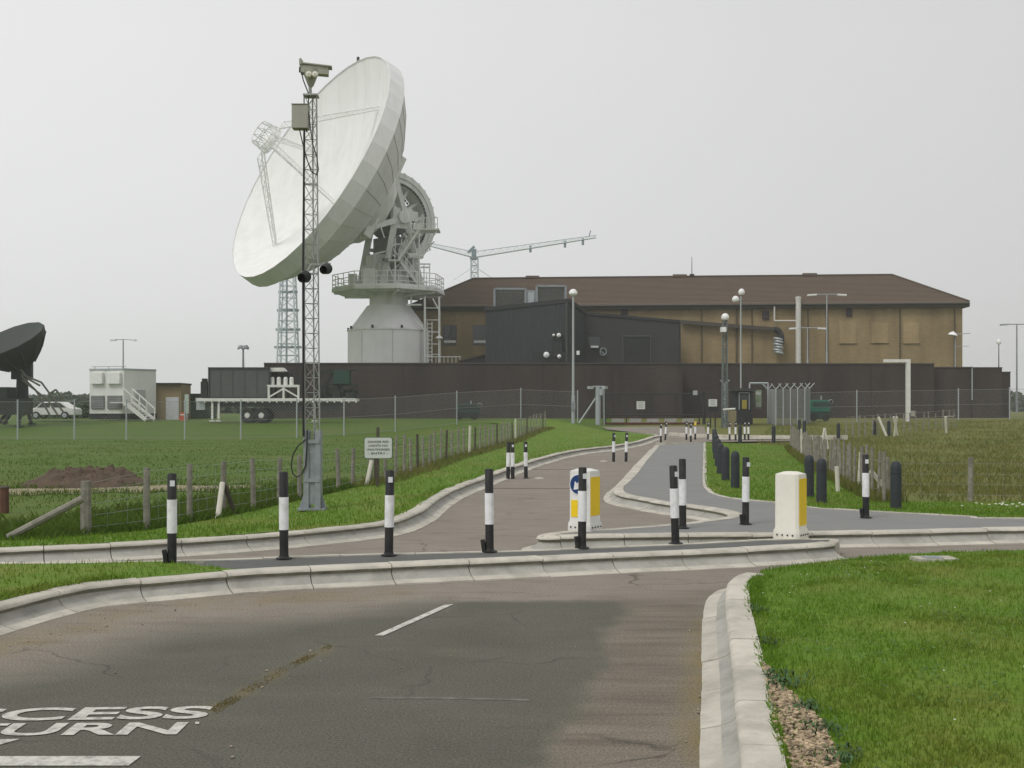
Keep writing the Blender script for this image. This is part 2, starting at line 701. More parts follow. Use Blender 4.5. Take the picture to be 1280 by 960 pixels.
GREEN = mat("machine_green", (.012, .13, .085), .45, var=.15)
ARMY = mat("army_green", (.038, .052, .036), .7, var=.2, scale=1.5)
ARMY_DARK = mat("army_dark", (.022, .028, .022), .7, var=.2)
SHELTER = mat("shelter_grey", (.095, .097, .098), .7, var=.1, scale=1.2)
TYRE = mat("rubber", (.02, .02, .02), .85)
TAN = mat("shed_tan", (.26, .20, .115), .8)
ORANGE = mat("barrier_orange", (.5, .10, .04), .6)
MAROON = mat("maroon_paint", (.09, .022, .024), .6, var=.2, scale=2)
SOIL = mat("bare_soil", (.10, .072, .05), .95, var=.3, scale=3, bump=.8, bscale=10)
SAND = mat("sandy_ground", (.31, .265, .18), .95, var=.3, scale=2, dirt=((.14, .16, .045), .95, 1.1))
CHIPS = mat("wood_chips", (.36, .28, .185), .95, var=.4, scale=40, island=.5)
CAMERA_BEIGE = mat("camera_beige", (.36, .36, .30), .55, var=.08)
BOX_GREY = mat("box_grey", (.36, .36, .31), .55, var=.08)
HAZED_STEEL = mat("hazed_steel", (.58, .64, .67), .6, .1, var=.08)  # far steel: the paleness of distance haze is put into its colour
LAMP = mat("lamp_white", (.82, .82, .82), .3)
SIGN_WHITE = mat("sign_white", (.60, .63, .60), .5, var=.04)
INK = mat("sign_ink", (.07, .08, .085), .6)
PAINT = mat("road_paint", (.60, .585, .53), .8, var=.1, scale=7, dirt=((.16, .155, .14), .9, 13))
CAR_WHITE = mat("car_white", (.75, .75, .73), .3, spec=.5)
HUB = mat("wheel_hub", (.7, .7, .68), .5)
PVC = mat("vent_white", (.62, .61, .57), .5)
LEAF_DARK = mat("hedge_leaf", (.05, .085, .04), .8, var=.3, scale=2, island=.4)
HAZE_TREE = mat("far_leaf", (.06, .085, .05), .85, var=.25, scale=.2, island=.35)

# ------------------------------------------------------------------ ground: one sheet to the horizon
def axis_steps(lims):
    out = []
    for a, b, s in lims:
        n = max(1, int(round((b - a) / s)))
        out += [a + (b - a) * k / n for k in range(n)]
    return out + [lims[-1][1]]


gx = axis_steps([(-900, -300, 100), (-300, -80, 20), (-80, -40, 3), (-40, 40, 1), (40, 80, 3), (80, 300, 20), (300, 900, 100)])
gy = axis_steps([(-150, -20, 26), (-20, 0, 4), (0, 100, 1), (100, 130, 4), (130, 500, 40), (500, 900, 100)])
gv = []
for y in gy:
    for x in gx:
        z = gz(x, y) - .05
        if 14 < y < 120 and abs(x) < 60:
            z += .035 * mnoise.noise(Vector((x * .35, y * .35, 0))) - .02
        gv.append((x, y, z))
nx = len(gx)
gf = [(j * nx + i, j * nx + i + 1, (j + 1) * nx + i + 1, (j + 1) * nx + i) for j in range(len(gy) - 1) for i in range(nx - 1)]
gm = bpy.data.meshes.new("ground")
gm.from_pydata(gv, [], gf)
gm.polygons.foreach_set("use_smooth", [True] * len(gf))
gm.materials.append(GRASS_FIELD)
gm.materials.append(GRASS_ROUGH)
mi = []
for f in gf:
    cx, cy = gx[f[0] % nx] + .5, gy[f[0] // nx] + .5
    mi.append(1 if (cx > 6 + .03 * cy and cy > 15) else 0)
gm.polygons.foreach_set("material_index", mi)


def ground_z(x, y):
    # height of the ground sheet between its grid points
    def s(i, j):
        z = gz(i, j) - .05
        if 14 < j < 120 and abs(i) < 60:
            z += .035 * mnoise.noise(Vector((i * .35, j * .35, 0))) - .02
        return z
    i, j = math.floor(x), math.floor(y)
    u, v = x - i, y - j
    return (s(i, j) * (1 - u) + s(i + 1, j) * u) * (1 - v) + (s(i, j + 1) * (1 - u) + s(i + 1, j + 1) * u) * v


ground = bpy.data.objects.new("ground", gm)
COL.objects.link(ground)
tag(ground, kind='structure')

# ------------------------------------------------------------------ kerb lines (top front edge), read off the photograph's plan
KH = .2


def kpts(pxs, dz=KH):
    return [gp(x, y, dz).to_2d() for x, y in pxs]


K1_front = [(0, 757), (50, 744), (82, 737), (125, 729.5), (212, 722), (320, 713.5), (480, 706), (640, 699), (740, 694), (840, 690), (940, 685.5), (1020, 681), (1044, 678.5)]
K1_back = [(1049, 675.5), (1040, 672.8), (960, 673.5), (850, 679), (745, 683.5), (640, 687.5), (440, 692.5), (300, 697.5), (150, 701), (0, 703)]
k1f = kpts(K1_front)
k1f = [k1f[0] + (k1f[0] - k1f[1]) * 6 + Vector((0, -1.2)), k1f[0] + (k1f[0] - k1f[1]) * 2.2 + Vector((0, -.15))] + k1f
k1b = kpts(K1_back)
k1b += [k1b[-1] + Vector((-6, -.2)), k1b[-1] + Vector((-14, -1.2))]
K5 = [(819, 556.5), (808, 568), (796, 581), (783, 595.5), (772, 605), (767.5, 611), (771, 616), (785, 620), (810, 624.5), (840, 629), (870, 633), (895, 637), (909, 640.5),
      (911.5, 643), (904, 646.5), (880, 650), (840, 654), (760, 660), (700, 664), (678, 667), (672, 669.5), (682, 671), (740, 669.5), (850, 668), (960, 667), (1020, 665.5), (1150, 663), (1280, 660.5)]
k5 = kpts(K5)
k5 += [k5[-1] + Vector((6, .5)), k5[-1] + Vector((16, .8))]
K3 = [(0, 687), (100, 682.5), (200, 677), (320, 669), (400, 662), (480, 653), (515, 643), (535, 632), (549, 621), (570, 610), (600, 599), (640, 584), (680, 571.5), (720, 562.5), (770, 556.5), (800, 551), (816, 546)]
k3 = kpts(K3)
_d = (k3[0] - k3[2]).normalized()
k3 = [k3[0] + _d * 22, k3[0] + _d * 8] + k3
k3 += [k3[-1] + Vector((.6, 3)), k3[-1] + Vector((-1, 7))]
K4 = [(933, 960), (925, 899), (918, 826), (912, 776), (909, 740), (912, 727), (921, 718.5), (934, 714.5)]
k4 = list(reversed(kpts(K4)))
k4 += [k4[-1] + Vector((-.42, -2.2)), k4[-1] + Vector((-.75, -5.5)), k4[-1] + Vector((-.9, -12))]
k4_fwd = list(reversed(k4))          # going away: the road lies to the left

PROFILE = [(-.2, -.12), (-.2, .2), (-.03, .2), (-.005, .196), (.015, .18), (.02, .163), (.008, .146), (-.012, .136), (-.014, .122), (.0, .1), (.035, .07), (.1, .038), (.225, .012), (.235, -.12)]
PROFILE_LOW = [(-.12, -.12), (-.12, .2), (-.01, .2), (0, .19), (.005, .1), (.005, -.12)]


def kerb(name, line, prof, unit=.9, side=1, label=None, z0=None):
    """sweeps the kerb unit along the line in 0.9 m lengths with an open joint between them"""
    ln = smooth_line(line, .09)
    mb = MB()
    mats = []
    per = max(2, int(unit / .09))
    for s in range(0, len(ln) - 1, per):
        seg = ln[s:s + per + 1]
        if len(seg) < 2:
            continue
        jit = random.uniform(-.006, .006)
        lat = random.uniform(-.005, .005)
        rings = []
        for i, p in enumerate(seg):
            gi = s + i
            a, b = ln[max(0, gi - 1)], ln[min(len(ln) - 1, gi + 1)]
            d = (b - a).normalized()
            nrm = Vector((d.y, -d.x)) * side
            q = p.copy()
            if i == 0:
                q += d * .006
            if i == len(seg) - 1:
                q -= d * .006
            g = gz(q.x, q.y)
            rings.append([(q.x + nrm.x * (t + lat + .004 * mnoise.noise(Vector((q.x * 6, q.y * 6, z * 40)))), q.y + nrm.y * (t + lat + .004 * mnoise.noise(Vector((q.x * 6, q.y * 6, z * 40)))), g + z + ((jit + .003 * mnoise.noise(Vector((q.x * 5, q.y * 5, t * 30)))) if z > 0 else 0)) for t, z in prof])
        m = len(prof)
        vs = [v for r in rings for v in r]
        fs = []
        for i in range(len(rings) - 1):
            for k in range(m - 1):
                fs.append((i * m + k, i * m + k + 1, (i + 1) * m + k + 1, (i + 1) * m + k))
        for i in range(len(rings) - 1):
            for k in range(m - 1):
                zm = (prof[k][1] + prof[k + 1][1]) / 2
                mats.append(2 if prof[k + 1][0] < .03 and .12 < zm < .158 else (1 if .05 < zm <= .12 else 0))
        mats += [0, 0]
        fs.append(tuple(range(m)))
        fs.append(tuple(reversed(range((len(rings) - 1) * m, len(rings) * m))))
        mb.add(vs, fs)
    o = mb.build(name, CONC)
    if prof is PROFILE:                # splash stain on the lower face, darker concrete in the notch under the nose
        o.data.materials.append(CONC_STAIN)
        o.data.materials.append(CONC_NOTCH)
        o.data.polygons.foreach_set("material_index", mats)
    return tag(o, label, None, None, 'structure'), ln


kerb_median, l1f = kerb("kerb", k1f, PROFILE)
_, l1b = kerb("kerb", [k1f[-1]] + k1b, PROFILE_LOW)
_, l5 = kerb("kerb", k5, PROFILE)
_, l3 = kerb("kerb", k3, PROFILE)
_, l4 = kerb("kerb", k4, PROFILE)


# ------------------------------------------------------------------ roads and paths
def g2(pxs, dz=0.0):
    return [gp(x, y, dz).to_2d() for x, y in pxs]


dark_poly = [tuple(p) for p in g2([(-900, 960), (-300, 860), (60, 835), (200, 795), (330, 775), (430, 762), (560, 752), (790, 752), (760, 795), (725, 860), (690, 925), (672, 962)])]
dark_poly = [(-12, 4.0)] + dark_poly[2:-1] + [(.15, 5.2), (-.2, 0), (-12, 0)]
crack = [tuple(p) for p in g2([(412, 808), (385, 822), (345, 842), (300, 868), (262, 890)])]
grit = [tuple(p) for p in g2([(-100, 830), (60, 790), (140, 772), (220, 758), (330, 750), (470, 742)])]
toe4 = [tuple(p) for p in g2([(880, 980), (878, 870), (880, 775)])]
l3xy = [(p.x, p.y) for p in l3[::10]]


def a_dark(x, y):
    if y > 13 or abs(x) > 13:
        return 0.0
    d = seg_dist(x, y, dark_poly, True)
    if not inside(x, y, dark_poly):
        d = -d
    k_ = 1.0 if x < -.6 else .35
    d += k_ * .45 * mnoise.noise(Vector((x * .9, y * .9, 3))) + .10 * mnoise.noise(Vector((x * 4, y * 4, 1)))
    soft = .07 if x > -.6 else .6
    return max(0, min(1, d / soft * .5 + .5))


def a_moss(x, y):
    if y > 16:
        return 0.0
    n = mnoise.noise(Vector((x * 5, y * 5, 0))) * .5 + .5
    n2 = mnoise.noise(Vector((x * 1.6, y * 1.6, 7))) * .5 + .5
    v = max(0, 1 - seg_dist(x, y, crack) / (.03 + .09 * n)) * (.1 + .7 * n) * min(1, n2 * 1.6)
    v = max(v, max(0, 1 - seg_dist(x, y, grit) / .6) * n * n2 * 1.5)
    v = max(v, max(0, 1 - seg_dist(x, y, toe4) / .22) * n * n2 * 2.2)
    return min(1, v)


strip_poly = [tuple(p) for p in g2([(770, 752), (905, 738), (912, 760), (890, 800), (884, 968), (660, 968), (700, 900)])]


def a_strip(x, y):
    if y > 13 or x < -2 or x > 4:
        return 0.0
    d = seg_dist(x, y, strip_poly, True)
    if not inside(x, y, strip_poly):
        d = -d
    d += .3 * mnoise.noise(Vector((x * 1.5, y * 1.2, 5)))
    return max(0, min(1, d / .35 * .5 + .6))


def mat_road():
    m = bpy.data.materials.new("road_asphalt")
    m.use_nodes = True
    N, L = m.node_tree.nodes, m.node_tree.links
    bs = N["Principled BSDF"]
    bs.inputs["Roughness"].default_value = .9
    bs.inputs["Specular IOR Level"].default_value = .25
    geo = N.new("ShaderNodeNewGeometry")

    def nz(s, d=6, stretch=None):
        n = N.new("ShaderNodeTexNoise")
        n.inputs["Scale"].default_value = s
        n.inputs["Detail"].default_value = d
        n.inputs["Roughness"].default_value = .68
        if stretch:
            mp = N.new("ShaderNodeMapping")
            mp.inputs["Scale"].default_value = stretch
            L.new(geo.outputs["Position"], mp.inputs["Vector"])
            L.new(mp.outputs[0], n.inputs["Vector"])
        else:
            L.new(geo.outputs["Position"], n.inputs["Vector"])
        return n.outputs["Fac"]

    def mapr(v, a, b, c, d):
        r = N.new("ShaderNodeMapRange")
        for k, q in zip(("From Min", "From Max", "To Min", "To Max"), (a, b, c, d)):
            r.inputs[k].default_value = q
        L.new(v, r.inputs["Value"])
        return r.outputs[0]

    def mix(f, a, b):
        x = N.new("ShaderNodeMix")
        x.data_type = 'RGBA'
        if isinstance(f, float):
            x.inputs["Factor"].default_value = f
        else:
            L.new(f, x.inputs["Factor"])
        for s, q in (("A", a), ("B", b)):
            if isinstance(q, tuple):
                x.inputs[s].default_value = (*q, 1)
            else:
                L.new(q, x.inputs[s])
        return x.outputs["Result"]

    def att(n):
        a = N.new("ShaderNodeAttribute")
        a.attribute_name = n
        return a.outputs["Fac"]
    brown = mix(mapr(nz(.6), .3, .7, 0, 1), (.215, .188, .158), (.262, .232, .196))
    brown = mix(mapr(nz(1.2, 6, (1, 3.5, 1)), .5, .72, 0, .7), brown, (.145, .122, .098))
    dark = mix(mapr(nz(.9), .3, .7, 0, 1), (.092, .09, .07), (.118, .114, .09))
    dark = mix(mapr(nz(.7, 6, (1, 2.5, 1)), .52, .75, 0, .55), dark, (.15, .132, .102))
    strip = mix(mapr(nz(.8, 6, (.6, 4.5, 1)), .35, .65, 0, 1), (.125, .107, .084), (.205, .178, .142))
    brown = mix(att("strip"), brown, strip)
    c = mix(att("dark"), brown, dark)
    c = mix(att("moss"), c, (.20, .155, .06))
    grain = N.new("ShaderNodeVectorMath")
    grain.operation = 'SCALE'
    L.new(c, grain.inputs[0])
    L.new(mapr(nz(60, 4), .3, .7, .5, 1.55), grain.inputs["Scale"])
    vo = N.new("ShaderNodeTexVoronoi")
    vo.feature = 'DISTANCE_TO_EDGE'
    vo.inputs["Scale"].default_value = .55
    wob = N.new("ShaderNodeTexNoise")
    wob.inputs["Scale"].default_value = 2.2
    wob.inputs["Detail"].default_value = 5
    L.new(geo.outputs["Position"], wob.inputs["Vector"])
    wa = N.new("ShaderNodeVectorMath")
    wa.operation = 'MULTIPLY_ADD'
    wa.inputs[1].default_value = (.55, .55, 0)
    L.new(wob.outputs["Color"], wa.inputs[0])
    L.new(geo.outputs["Position"], wa.inputs[2])
    L.new(wa.outputs[0], vo.inputs["Vector"])
    crk = N.new("ShaderNodeMath")
    crk.operation = 'MULTIPLY'
    L.new(mapr(vo.outputs["Distance"], .002, .012, 1, 0), crk.inputs[0])
    L.new(mapr(nz(.45, 3), .5, .62, 0, .6), crk.inputs[1])
    c = mix(crk.outputs[0], grain.outputs[0], (.045, .042, .036))
    c = mix(mapr(nz(85, 1), .70, .76, 0, .75), c, (.34, .33, .30))
    L.new(c, bs.inputs["Base Color"])
    bp = N.new("ShaderNodeBump")
    bp.inputs["Strength"].default_value = .35
    bp.inputs["Distance"].default_value = .01
    L.new(nz(90, 3), bp.inputs["Height"])
    L.new(bp.outputs[0], bs.inputs["Normal"])
    return m


ROAD = mat_road()
l3_in = offset_line(l3, -.1)
right_in = [p for p in reversed(offset_line(l5, -.06))]
i_top = 0
road_poly = [(-40, -14), (40, -14), (40, 17.5), (20, 17.0)]
road_poly += [tuple(p) for p in g2([(1280, 659), (960, 664), (935, 640), (800, 616), (780, 606), (822, 553)], .2)]
road_poly += [tuple(p) for p in g2([(880, 552.5), (1010, 551), (1010, 545), (884, 545), (880, 533), (752, 533.5), (760, 537), (818, 543)])]
road_poly += [tuple(p) for p in reversed(l3_in[40:-60:8])] + [(-40, 11)]
# far side of the junction kept simple: a gently rising apron to the gate
road = sheet("road", road_poly, lambda x, y: gz(x, y), ROAD, 1.0, fine=(-7.5, 4.5, 4.2, 14, .11), attr={"dark": a_dark, "moss": a_moss, "strip": a_strip})

# narrow tarmac strip along the median, grass at its left end
l1f_in = offset_line(l1f, -.17)
l1b_in = offset_line(l1b, -.1)
x_turn = gp(235, 710, KH).x
med_a = [p for p in l1f_in if p.x > x_turn]
med_b = [p for p in l1b_in if p.x > x_turn]
sheet("median_pavement", med_a + med_b, lambda x, y: gz(x, y) + .19, ASPH_MED, .5)
mg_a = [p for p in l1f_in if p.x <= x_turn + .6]
mg_b = [p for p in l1b_in if p.x <= x_turn - .4]
median_grass_poly = mg_a + mg_b
sheet("median_turf", median_grass_poly, lambda x, y: gz(x, y) + .198, GRASS_LAWN, .5)

# footpath on the right-hand island
edge_px = [(881, 553), (881, 575), (881, 600), (884, 610), (893, 617), (920, 623), (970, 628), (1017, 634), (1060, 637), (1120, 640.5), (1210, 645), (1280, 648)]
edge = g2(edge_px, KH)
edge += [edge[-1] + Vector((7, .1)), edge[-1] + Vector((16, .2))]
path_poly = [tuple(p) for p in offset_line(l5, -.1)] + [tuple(p) for p in reversed(edge)]
sheet("footpath", path_poly, lambda x, y: gz(x, y) + .192, ASPH_PATH, .8)
kerb("kerb", edge, [(-.05, -.1), (-.05, .205), (.05, .205), (.05, -.1)])
tag(bpy.data.objects["kerb"], None, None, None, 'structure')

# verge to the right of the footpath
fence_r_px = [(988, 562), (1000, 572), (1018, 585), (1045, 600), (1075, 616), (1105, 629)]
fence_r = g2(fence_r_px, .02)
fence_r += [Vector((gp(1213, 631, 0).x, gp(1213, 631, 0).y)), Vector((19, 23.0)), Vector((28, 22.5))]
exy = [(p.x, p.y) for p in edge]
verge_r = [tuple(p) for p in edge] + [(p.x, p.y + .6) for p in reversed(fence_r)] + [tuple(p) for p in g2([(975, 554), (886, 552.5)], .1)]
sheet("verge", verge_r, lambda x, y: gz(x, y) + max(.01, .2 - .05 * seg_dist(x, y, exy)) + .008 * mnoise.noise(Vector((x, y, 0))), GRASS_LAWN, .7)

# verge to the left of the road, sloping down to the field fence
fence_l_px = [(5, 645), (108, 672), (184, 665), (237, 655), (279, 648), (317, 640), (349, 632), (385, 624), (423, 616), (441, 611), (470, 606), (510, 593), (557, 576), (614, 560), (655, 546), (682, 536)]
fence_l = g2(fence_l_px[1:], .0)
l3b = offset_line(l3, -.17)
verge_l = [(p.x, p.y) for p in l3b[::4]]
back = [Vector((-34, 12.8)), Vector((-10, 14.9))] + fence_l + [Vector((-2, 86)), Vector((3.6, 88))]
verge_l = verge_l + [tuple(p) for p in g2([(760, 538)], .1)] + [tuple(p) for p in reversed(back)]


def z_verge_l(x, y):
    d = seg_dist(x, y, l3xy)
    return gz(x, y) + max(.02, .2 - .07 * max(0, d - .3)) + .012 * mnoise.noise(Vector((x, y, 4)))


sheet("verge", verge_l, z_verge_l, GRASS_LAWN, .7)

# the lawn in the foreground
l4_in = offset_line(l4, -.18)        # k4 runs toward the camera: the lawn is on its left
l4_fwd = list(reversed(l4_in))
lawn_far = g2([(950, 712), (1000, 704), (1048, 698.5), (1110, 693), (1180, 689.5), (1280, 687)], .12)
lawn_far += [lawn_far[-1] + Vector((8, .3)), lawn_far[-1] + Vector((20, .5))]
lawn_poly = [tuple(p) for p in l4_fwd] + [tuple(p) for p in lawn_far] + [(26, -14), (2, -14)]
l4xy = [(p.x, p.y) for p in l4[::8]]
lfxy = [(p.x, p.y) for p in lawn_far]


def z_lawn(x, y):
    d = seg_dist(x, y, l4xy)
    e = seg_dist(x, y, lfxy)
    return .185 + .02 * min(1, d / 2) + .02 * mnoise.noise(Vector((x * .7, y * .7, 2))) - .09 * max(0, 1 - e / 1.2)


sheet("lawn", lawn_poly, z_lawn, GRASS_LAWN, .5)
# earth edge of the lawn and the far side of the gate junction
chip_poly = g2([(953, 828), (960, 834), (975, 856), (1000, 878), (1028, 905), (1046, 945), (1052, 975)], .19) + [Vector((1.75, 4.2)), Vector((1.17, 4.2))] + list(reversed(g2([(981, 961), (969, 899), (954, 834)], .19)))
sheet("bare_earth", [(p.x, p.y) for p in chip_poly], lambda x, y: z_lawn(x, y) + .006, SOIL, .2)

track = g2([(-120, 621), (-20, 618.5), (40, 618), (62, 615.5), (95, 617), (140, 613.5), (175, 615), (215, 612), (262, 613), (300, 609.5), (330, 610), (350, 607), (322, 604.5), (262, 606), (200, 604.5), (160, 607), (120, 606), (70, 609), (20, 609), (-40, 612), (-120, 613)], -.04)
sheet("track", [(p.x, p.y) for p in track], lambda x, y: ground_z(x, y) + .012, SAND, .35)

# cross road, its kerb and the pale concrete strip before the gate
kerb("kerb", g2([(836, 541.5), (870, 543.5), (930, 545), (1010, 545.5), (1060, 545)], .15), PROFILE_LOW)
sheet("concrete_path", [tuple(p) for p in g2([(884, 550), (1005, 548.5), (1060, 547), (1060, 545.5), (1005, 546.3), (884, 546.3)], .02)], lambda x, y: gz(x, y) + .03, CONC_EDGE, 1.0)
kerb("kerb", g2([(820, 553.5), (850, 553.5), (880, 553)], .2), [(-.06, -.1), (-.06, .205), (.06, .205), (.06, -.1)])

# ------------------------------------------------------------------ road markings
def flat(name, pts, m, t=.004, kind='structure'):
    mb = MB()
    mb.extrude([(p[0], p[1], gz(p[0], p[1]) + t) for p in pts], (0, 0, .003))
    return tag(mb.build(name, m), kind=kind)


flat("road_marking", [tuple(p) for p in g2([(469, 795), (480, 795), (567, 756), (555, 757)])], PAINT)
flat("road_marking", [(-7, 6.24), tuple(gp(176, 946.5)[:2]), tuple(gp(161, 958)[:2]), (-7, 6.09)], PAINT)
flat("road_marking", [tuple(p) for p in g2([(-60, 940), (0, 932), (24, 925), (0, 925.5), (-60, 932)])], PAINT)
flat("road_marking", [tuple(p) for p in g2([(244, 903.5), (249, 903.5), (249, 906), (244, 906)])], PAINT)
flat("road_seam", [tuple(p) for p in g2([(462, 871.6), (560, 872.0), (662, 874.4), (662, 876.6), (560, 874.2), (462, 873.6)])], mat("seam_line", (.145, .14, .12), .9, var=.4, scale=9), .0006)


def road_text(word, x0, x1, y, h, rot):
    cu = bpy.data.curves.new("road_lettering", 'FONT')
    cu.body = word
    cu.extrude = .0
    cu.offset = .024
    o = bpy.data.objects.new("road_lettering", cu)
    COL.objects.link(o)
    bpy.context.view_layer.update()
    me = bpy.data.meshes.new_from_object(o)
    bpy.data.objects.remove(o)
    co = np.array([v.co[:] for v in me.vertices])
    mn, mx_ = co.min(0), co.max(0)
    for v in me.vertices:
        u = (v.co.x - mn[0]) / (mx_[0] - mn[0]) * (x1 - x0)
        w = (v.co.y - mn[1]) / (mx_[1] - mn[1]) * h
        v.co = (x0 + u, y + w + (x0 + u + 2.5) * math.tan(rot), .006)
    me.materials.clear()
    me.materials.append(PAINT)
    ob = bpy.data.objects.new("road_lettering", me)
    COL.objects.link(ob)
    return tag(ob, kind='structure')


road_text("ACCESS", -4.12, -1.93, 6.99, .30, R(2.4))
road_text("TURN", -3.42, -2.0, 6.66, .26, R(1.4))

DARK_SEAM = mat("tar_seam", (.13, .115, .098), .9, var=.3, scale=5)
flat("road_seam", [tuple(p) for p in g2([(604, 610.2), (713, 610.2), (713, 611), (604, 611)])], DARK_SEAM, .0006)
flat("road_seam", [tuple(p) for p in g2([(648, 586.5), (735, 586.5), (735, 587.1), (648, 587.1)])], DARK_SEAM, .0006)
flat("road_seam", [tuple(p) for p in g2([(660, 575.5), (700, 575.2), (700, 575.7), (660, 576)])], DARK_SEAM, .0006)
# ------------------------------------------------------------------ the great dish
DY = 118.0
dc = P(384, 206.5, DY)
dv = (dc - Vector((0, 0, EYE))).normalized()
dr = dv.cross(Vector((0, 0, 1))).normalized()
dw = dr.cross(dv).normalized()
du = (-.839 * dr + .544 * dw).normalized()
AX = (-.30 * dv + .954 * du).normalized()        # where the dish points
K = (dc - Vector((0, 0, EYE))).length / math.hypot(FPX, 252, 300)
RD = 161 * K
pv = P(486, 276, 123.6)                           # elevation pivot
base_z = 1.05
big = thing("satellite_dish", "huge white parabolic dish on a cylindrical pedestal behind the brown wall", "satellite dish", (pv.x, pv.y, base_z))
EL = Vector((AX.y, -AX.x, 0)).normalized()        # elevation axis
HB = Vector((-AX.x, -AX.y, 0)).normalized()       # horizontal, away from the beam
UP = Vector((0, 0, 1))
BK = -AX

mb = MB()
prof = []
for i in range(15):
    r = RD * i / 14
    prof.append((max(r, .02), 4.4 * (1 - (r / RD) ** 2) + .1))
mb.lathe(prof, 72, dc, BK)
refl = mb.build("reflector", DISH_WHITE, big)
uu, vv = perp(BK)
mb = MB()
NSEG = 40
for k in range(NSEG):                             # rim skirt in flat panels
    a0, a1 = 2 * math.pi * (k + .003) / NSEG, 2 * math.pi * (k + .997) / NSEG
    p = []
    for a in (a0, a1):
        d = uu * math.cos(a) + vv * math.sin(a)
        p += [dc + d * RD * 1.0 + BK * .0, dc + d * RD * 1.012 + BK * 1.75]
    mb.extrude([p[0], p[2], p[3], p[1]], (p[0] - dc).normalized() * -.06)
mb.build("rim_skirt", DISH_GREY, big)
mb = MB()
mb.lathe([(RD * 1.0, 1.77), (RD * .985, 1.9), (RD * .84, 3.9), (RD * .66, 5.75), (RD * .46, 6.75), (.1, 6.9)], NSEG, dc, BK, False)
shell = mb.build("back_shell", DISH_GREY, big)
mb = MB()
for k in range(NSEG):
    a = 2 * math.pi * k / NSEG
    d = uu * math.cos(a) + vv * math.sin(a)
    pr = [(RD * .985, 1.9), (RD * .84, 3.9), (RD * .66, 5.75), (RD * .46, 6.75)]
    for (r0, t0), (r1, t1) in zip(pr, pr[1:]):
        mb.bar(dc + d * r0 + BK * (t0 + .01), dc + d * r1 + BK * (t1 + .01), .07, .04)
mb.build("shell_joint", mat("shell_seam", (.47, .49, .48), .7), shell)
# hub, ring beam and brackets behind the shell
mb = MB()
mb.lathe([(RD * .42, 6.6), (RD * .40, 7.7), (RD * .36, 7.75), (RD * .30, 9.0), (.1, 9.05)], 16, dc, BK, False)
mb.build("hub", MOUNT_PAINT, big)
mb = MB()
hubc = dc + BK * 7.0
for s in (-1, 1):
    for t in (-1, 1):
        mb.bar(hubc + EL * s * 3.2 + UP.cross(EL) * 0 + (AX.cross(EL)).normalized() * t * 4.2, pv + EL * s * 2.6 + HB * .4, .9, .6)
    mb.bar(hubc + BK * .7 + EL * s * 3.6 + (AX.cross(EL)).normalized() * 4.6, hubc + BK * .7 + EL * s * 3.6 - (AX.cross(EL)).normalized() * 5.4, 1.1, .9)
for t in (-4.6, -1.5, 1.5, 4.6):
    mb.bar(hubc + EL * 3.4 + (AX.cross(EL)).normalized() * t + BK * .5, hubc - EL * 3.4 + (AX.cross(EL)).normalized() * t + BK * .5, .5)
mb.build("dish_bracket", MOUNT_PAINT, big)
# sub-reflector on its quadripod
sub = dc + AX * (50 * K)
mb = MB()
mb.lathe([(1.4, .35), (1.2, .65), (.8, .9), (.05, 1.0)], 20, sub, AX)
mb.lathe([(1.3, .3), (1.44, .3), (1.44, .45), (1.3, .45), (1.3, .3)], 20, sub, AX)
sr = mb.build("subreflector", DISH_WHITE, big)
mb = MB()
for k in range(10):
    a = 2 * math.pi * k / 10
    d = uu * math.cos(a) + vv * math.sin(a)
    a2 = 2 * math.pi * (k + 1) / 10
    d2 = uu * math.cos(a2) + vv * math.sin(a2)
    mb.tube(sub + d * 1.5 + AX * .2, sub + d * 1.25 + AX * 1.9, .045, n=4)
    mb.tube(sub + d * 1.5 + AX * .2, sub + d2 * 1.25 + AX * 1.9, .035, n=4)
    mb.tube(sub + d * 1.25 + AX * 1.9, sub + d2 * 1.25 + AX * 1.9, .045, n=4)
    mb.tube(sub + d * 1.5 + AX * .2, sub + d2 * 1.5 + AX * .2, .06, n=4)
    mb.tube(sub + d * 1.4 + AX * 1.0, sub + d2 * 1.4 + AX * 1.0, .04, n=4)
mb.build("cage", MOUNT_PAINT, sr)
# legs: two read in the photograph, the other two complete the quadripod
V1 = (AX.cross(EL)).normalized()
if V1.z < 0:
    V1 = -V1
for ang, nm in ((0, 0), (90, 1), (180, 2), (270, 3)):
    a = R(ang - 34)
    d = V1 * math.cos(a) + EL * math.sin(a)
    rr = RD * .67
    foot = dc + d * rr + BK * (4.4 * (1 - .67 ** 2) + .05)
    top = sub + d * 1.45 + AX * .4
    s = EL if ang in (0, 180) else V1
    n_ = d.cross(s)
    mb = MB()
    w = .34
    o3 = [(s * w * .5, s * w), (-s * w * .5, -s * w), (d * .5, d * .9)]
    mb.truss(foot, top, o3, .06, .035, 9)
    mb.build("feed_leg", DISH_WHITE, big)
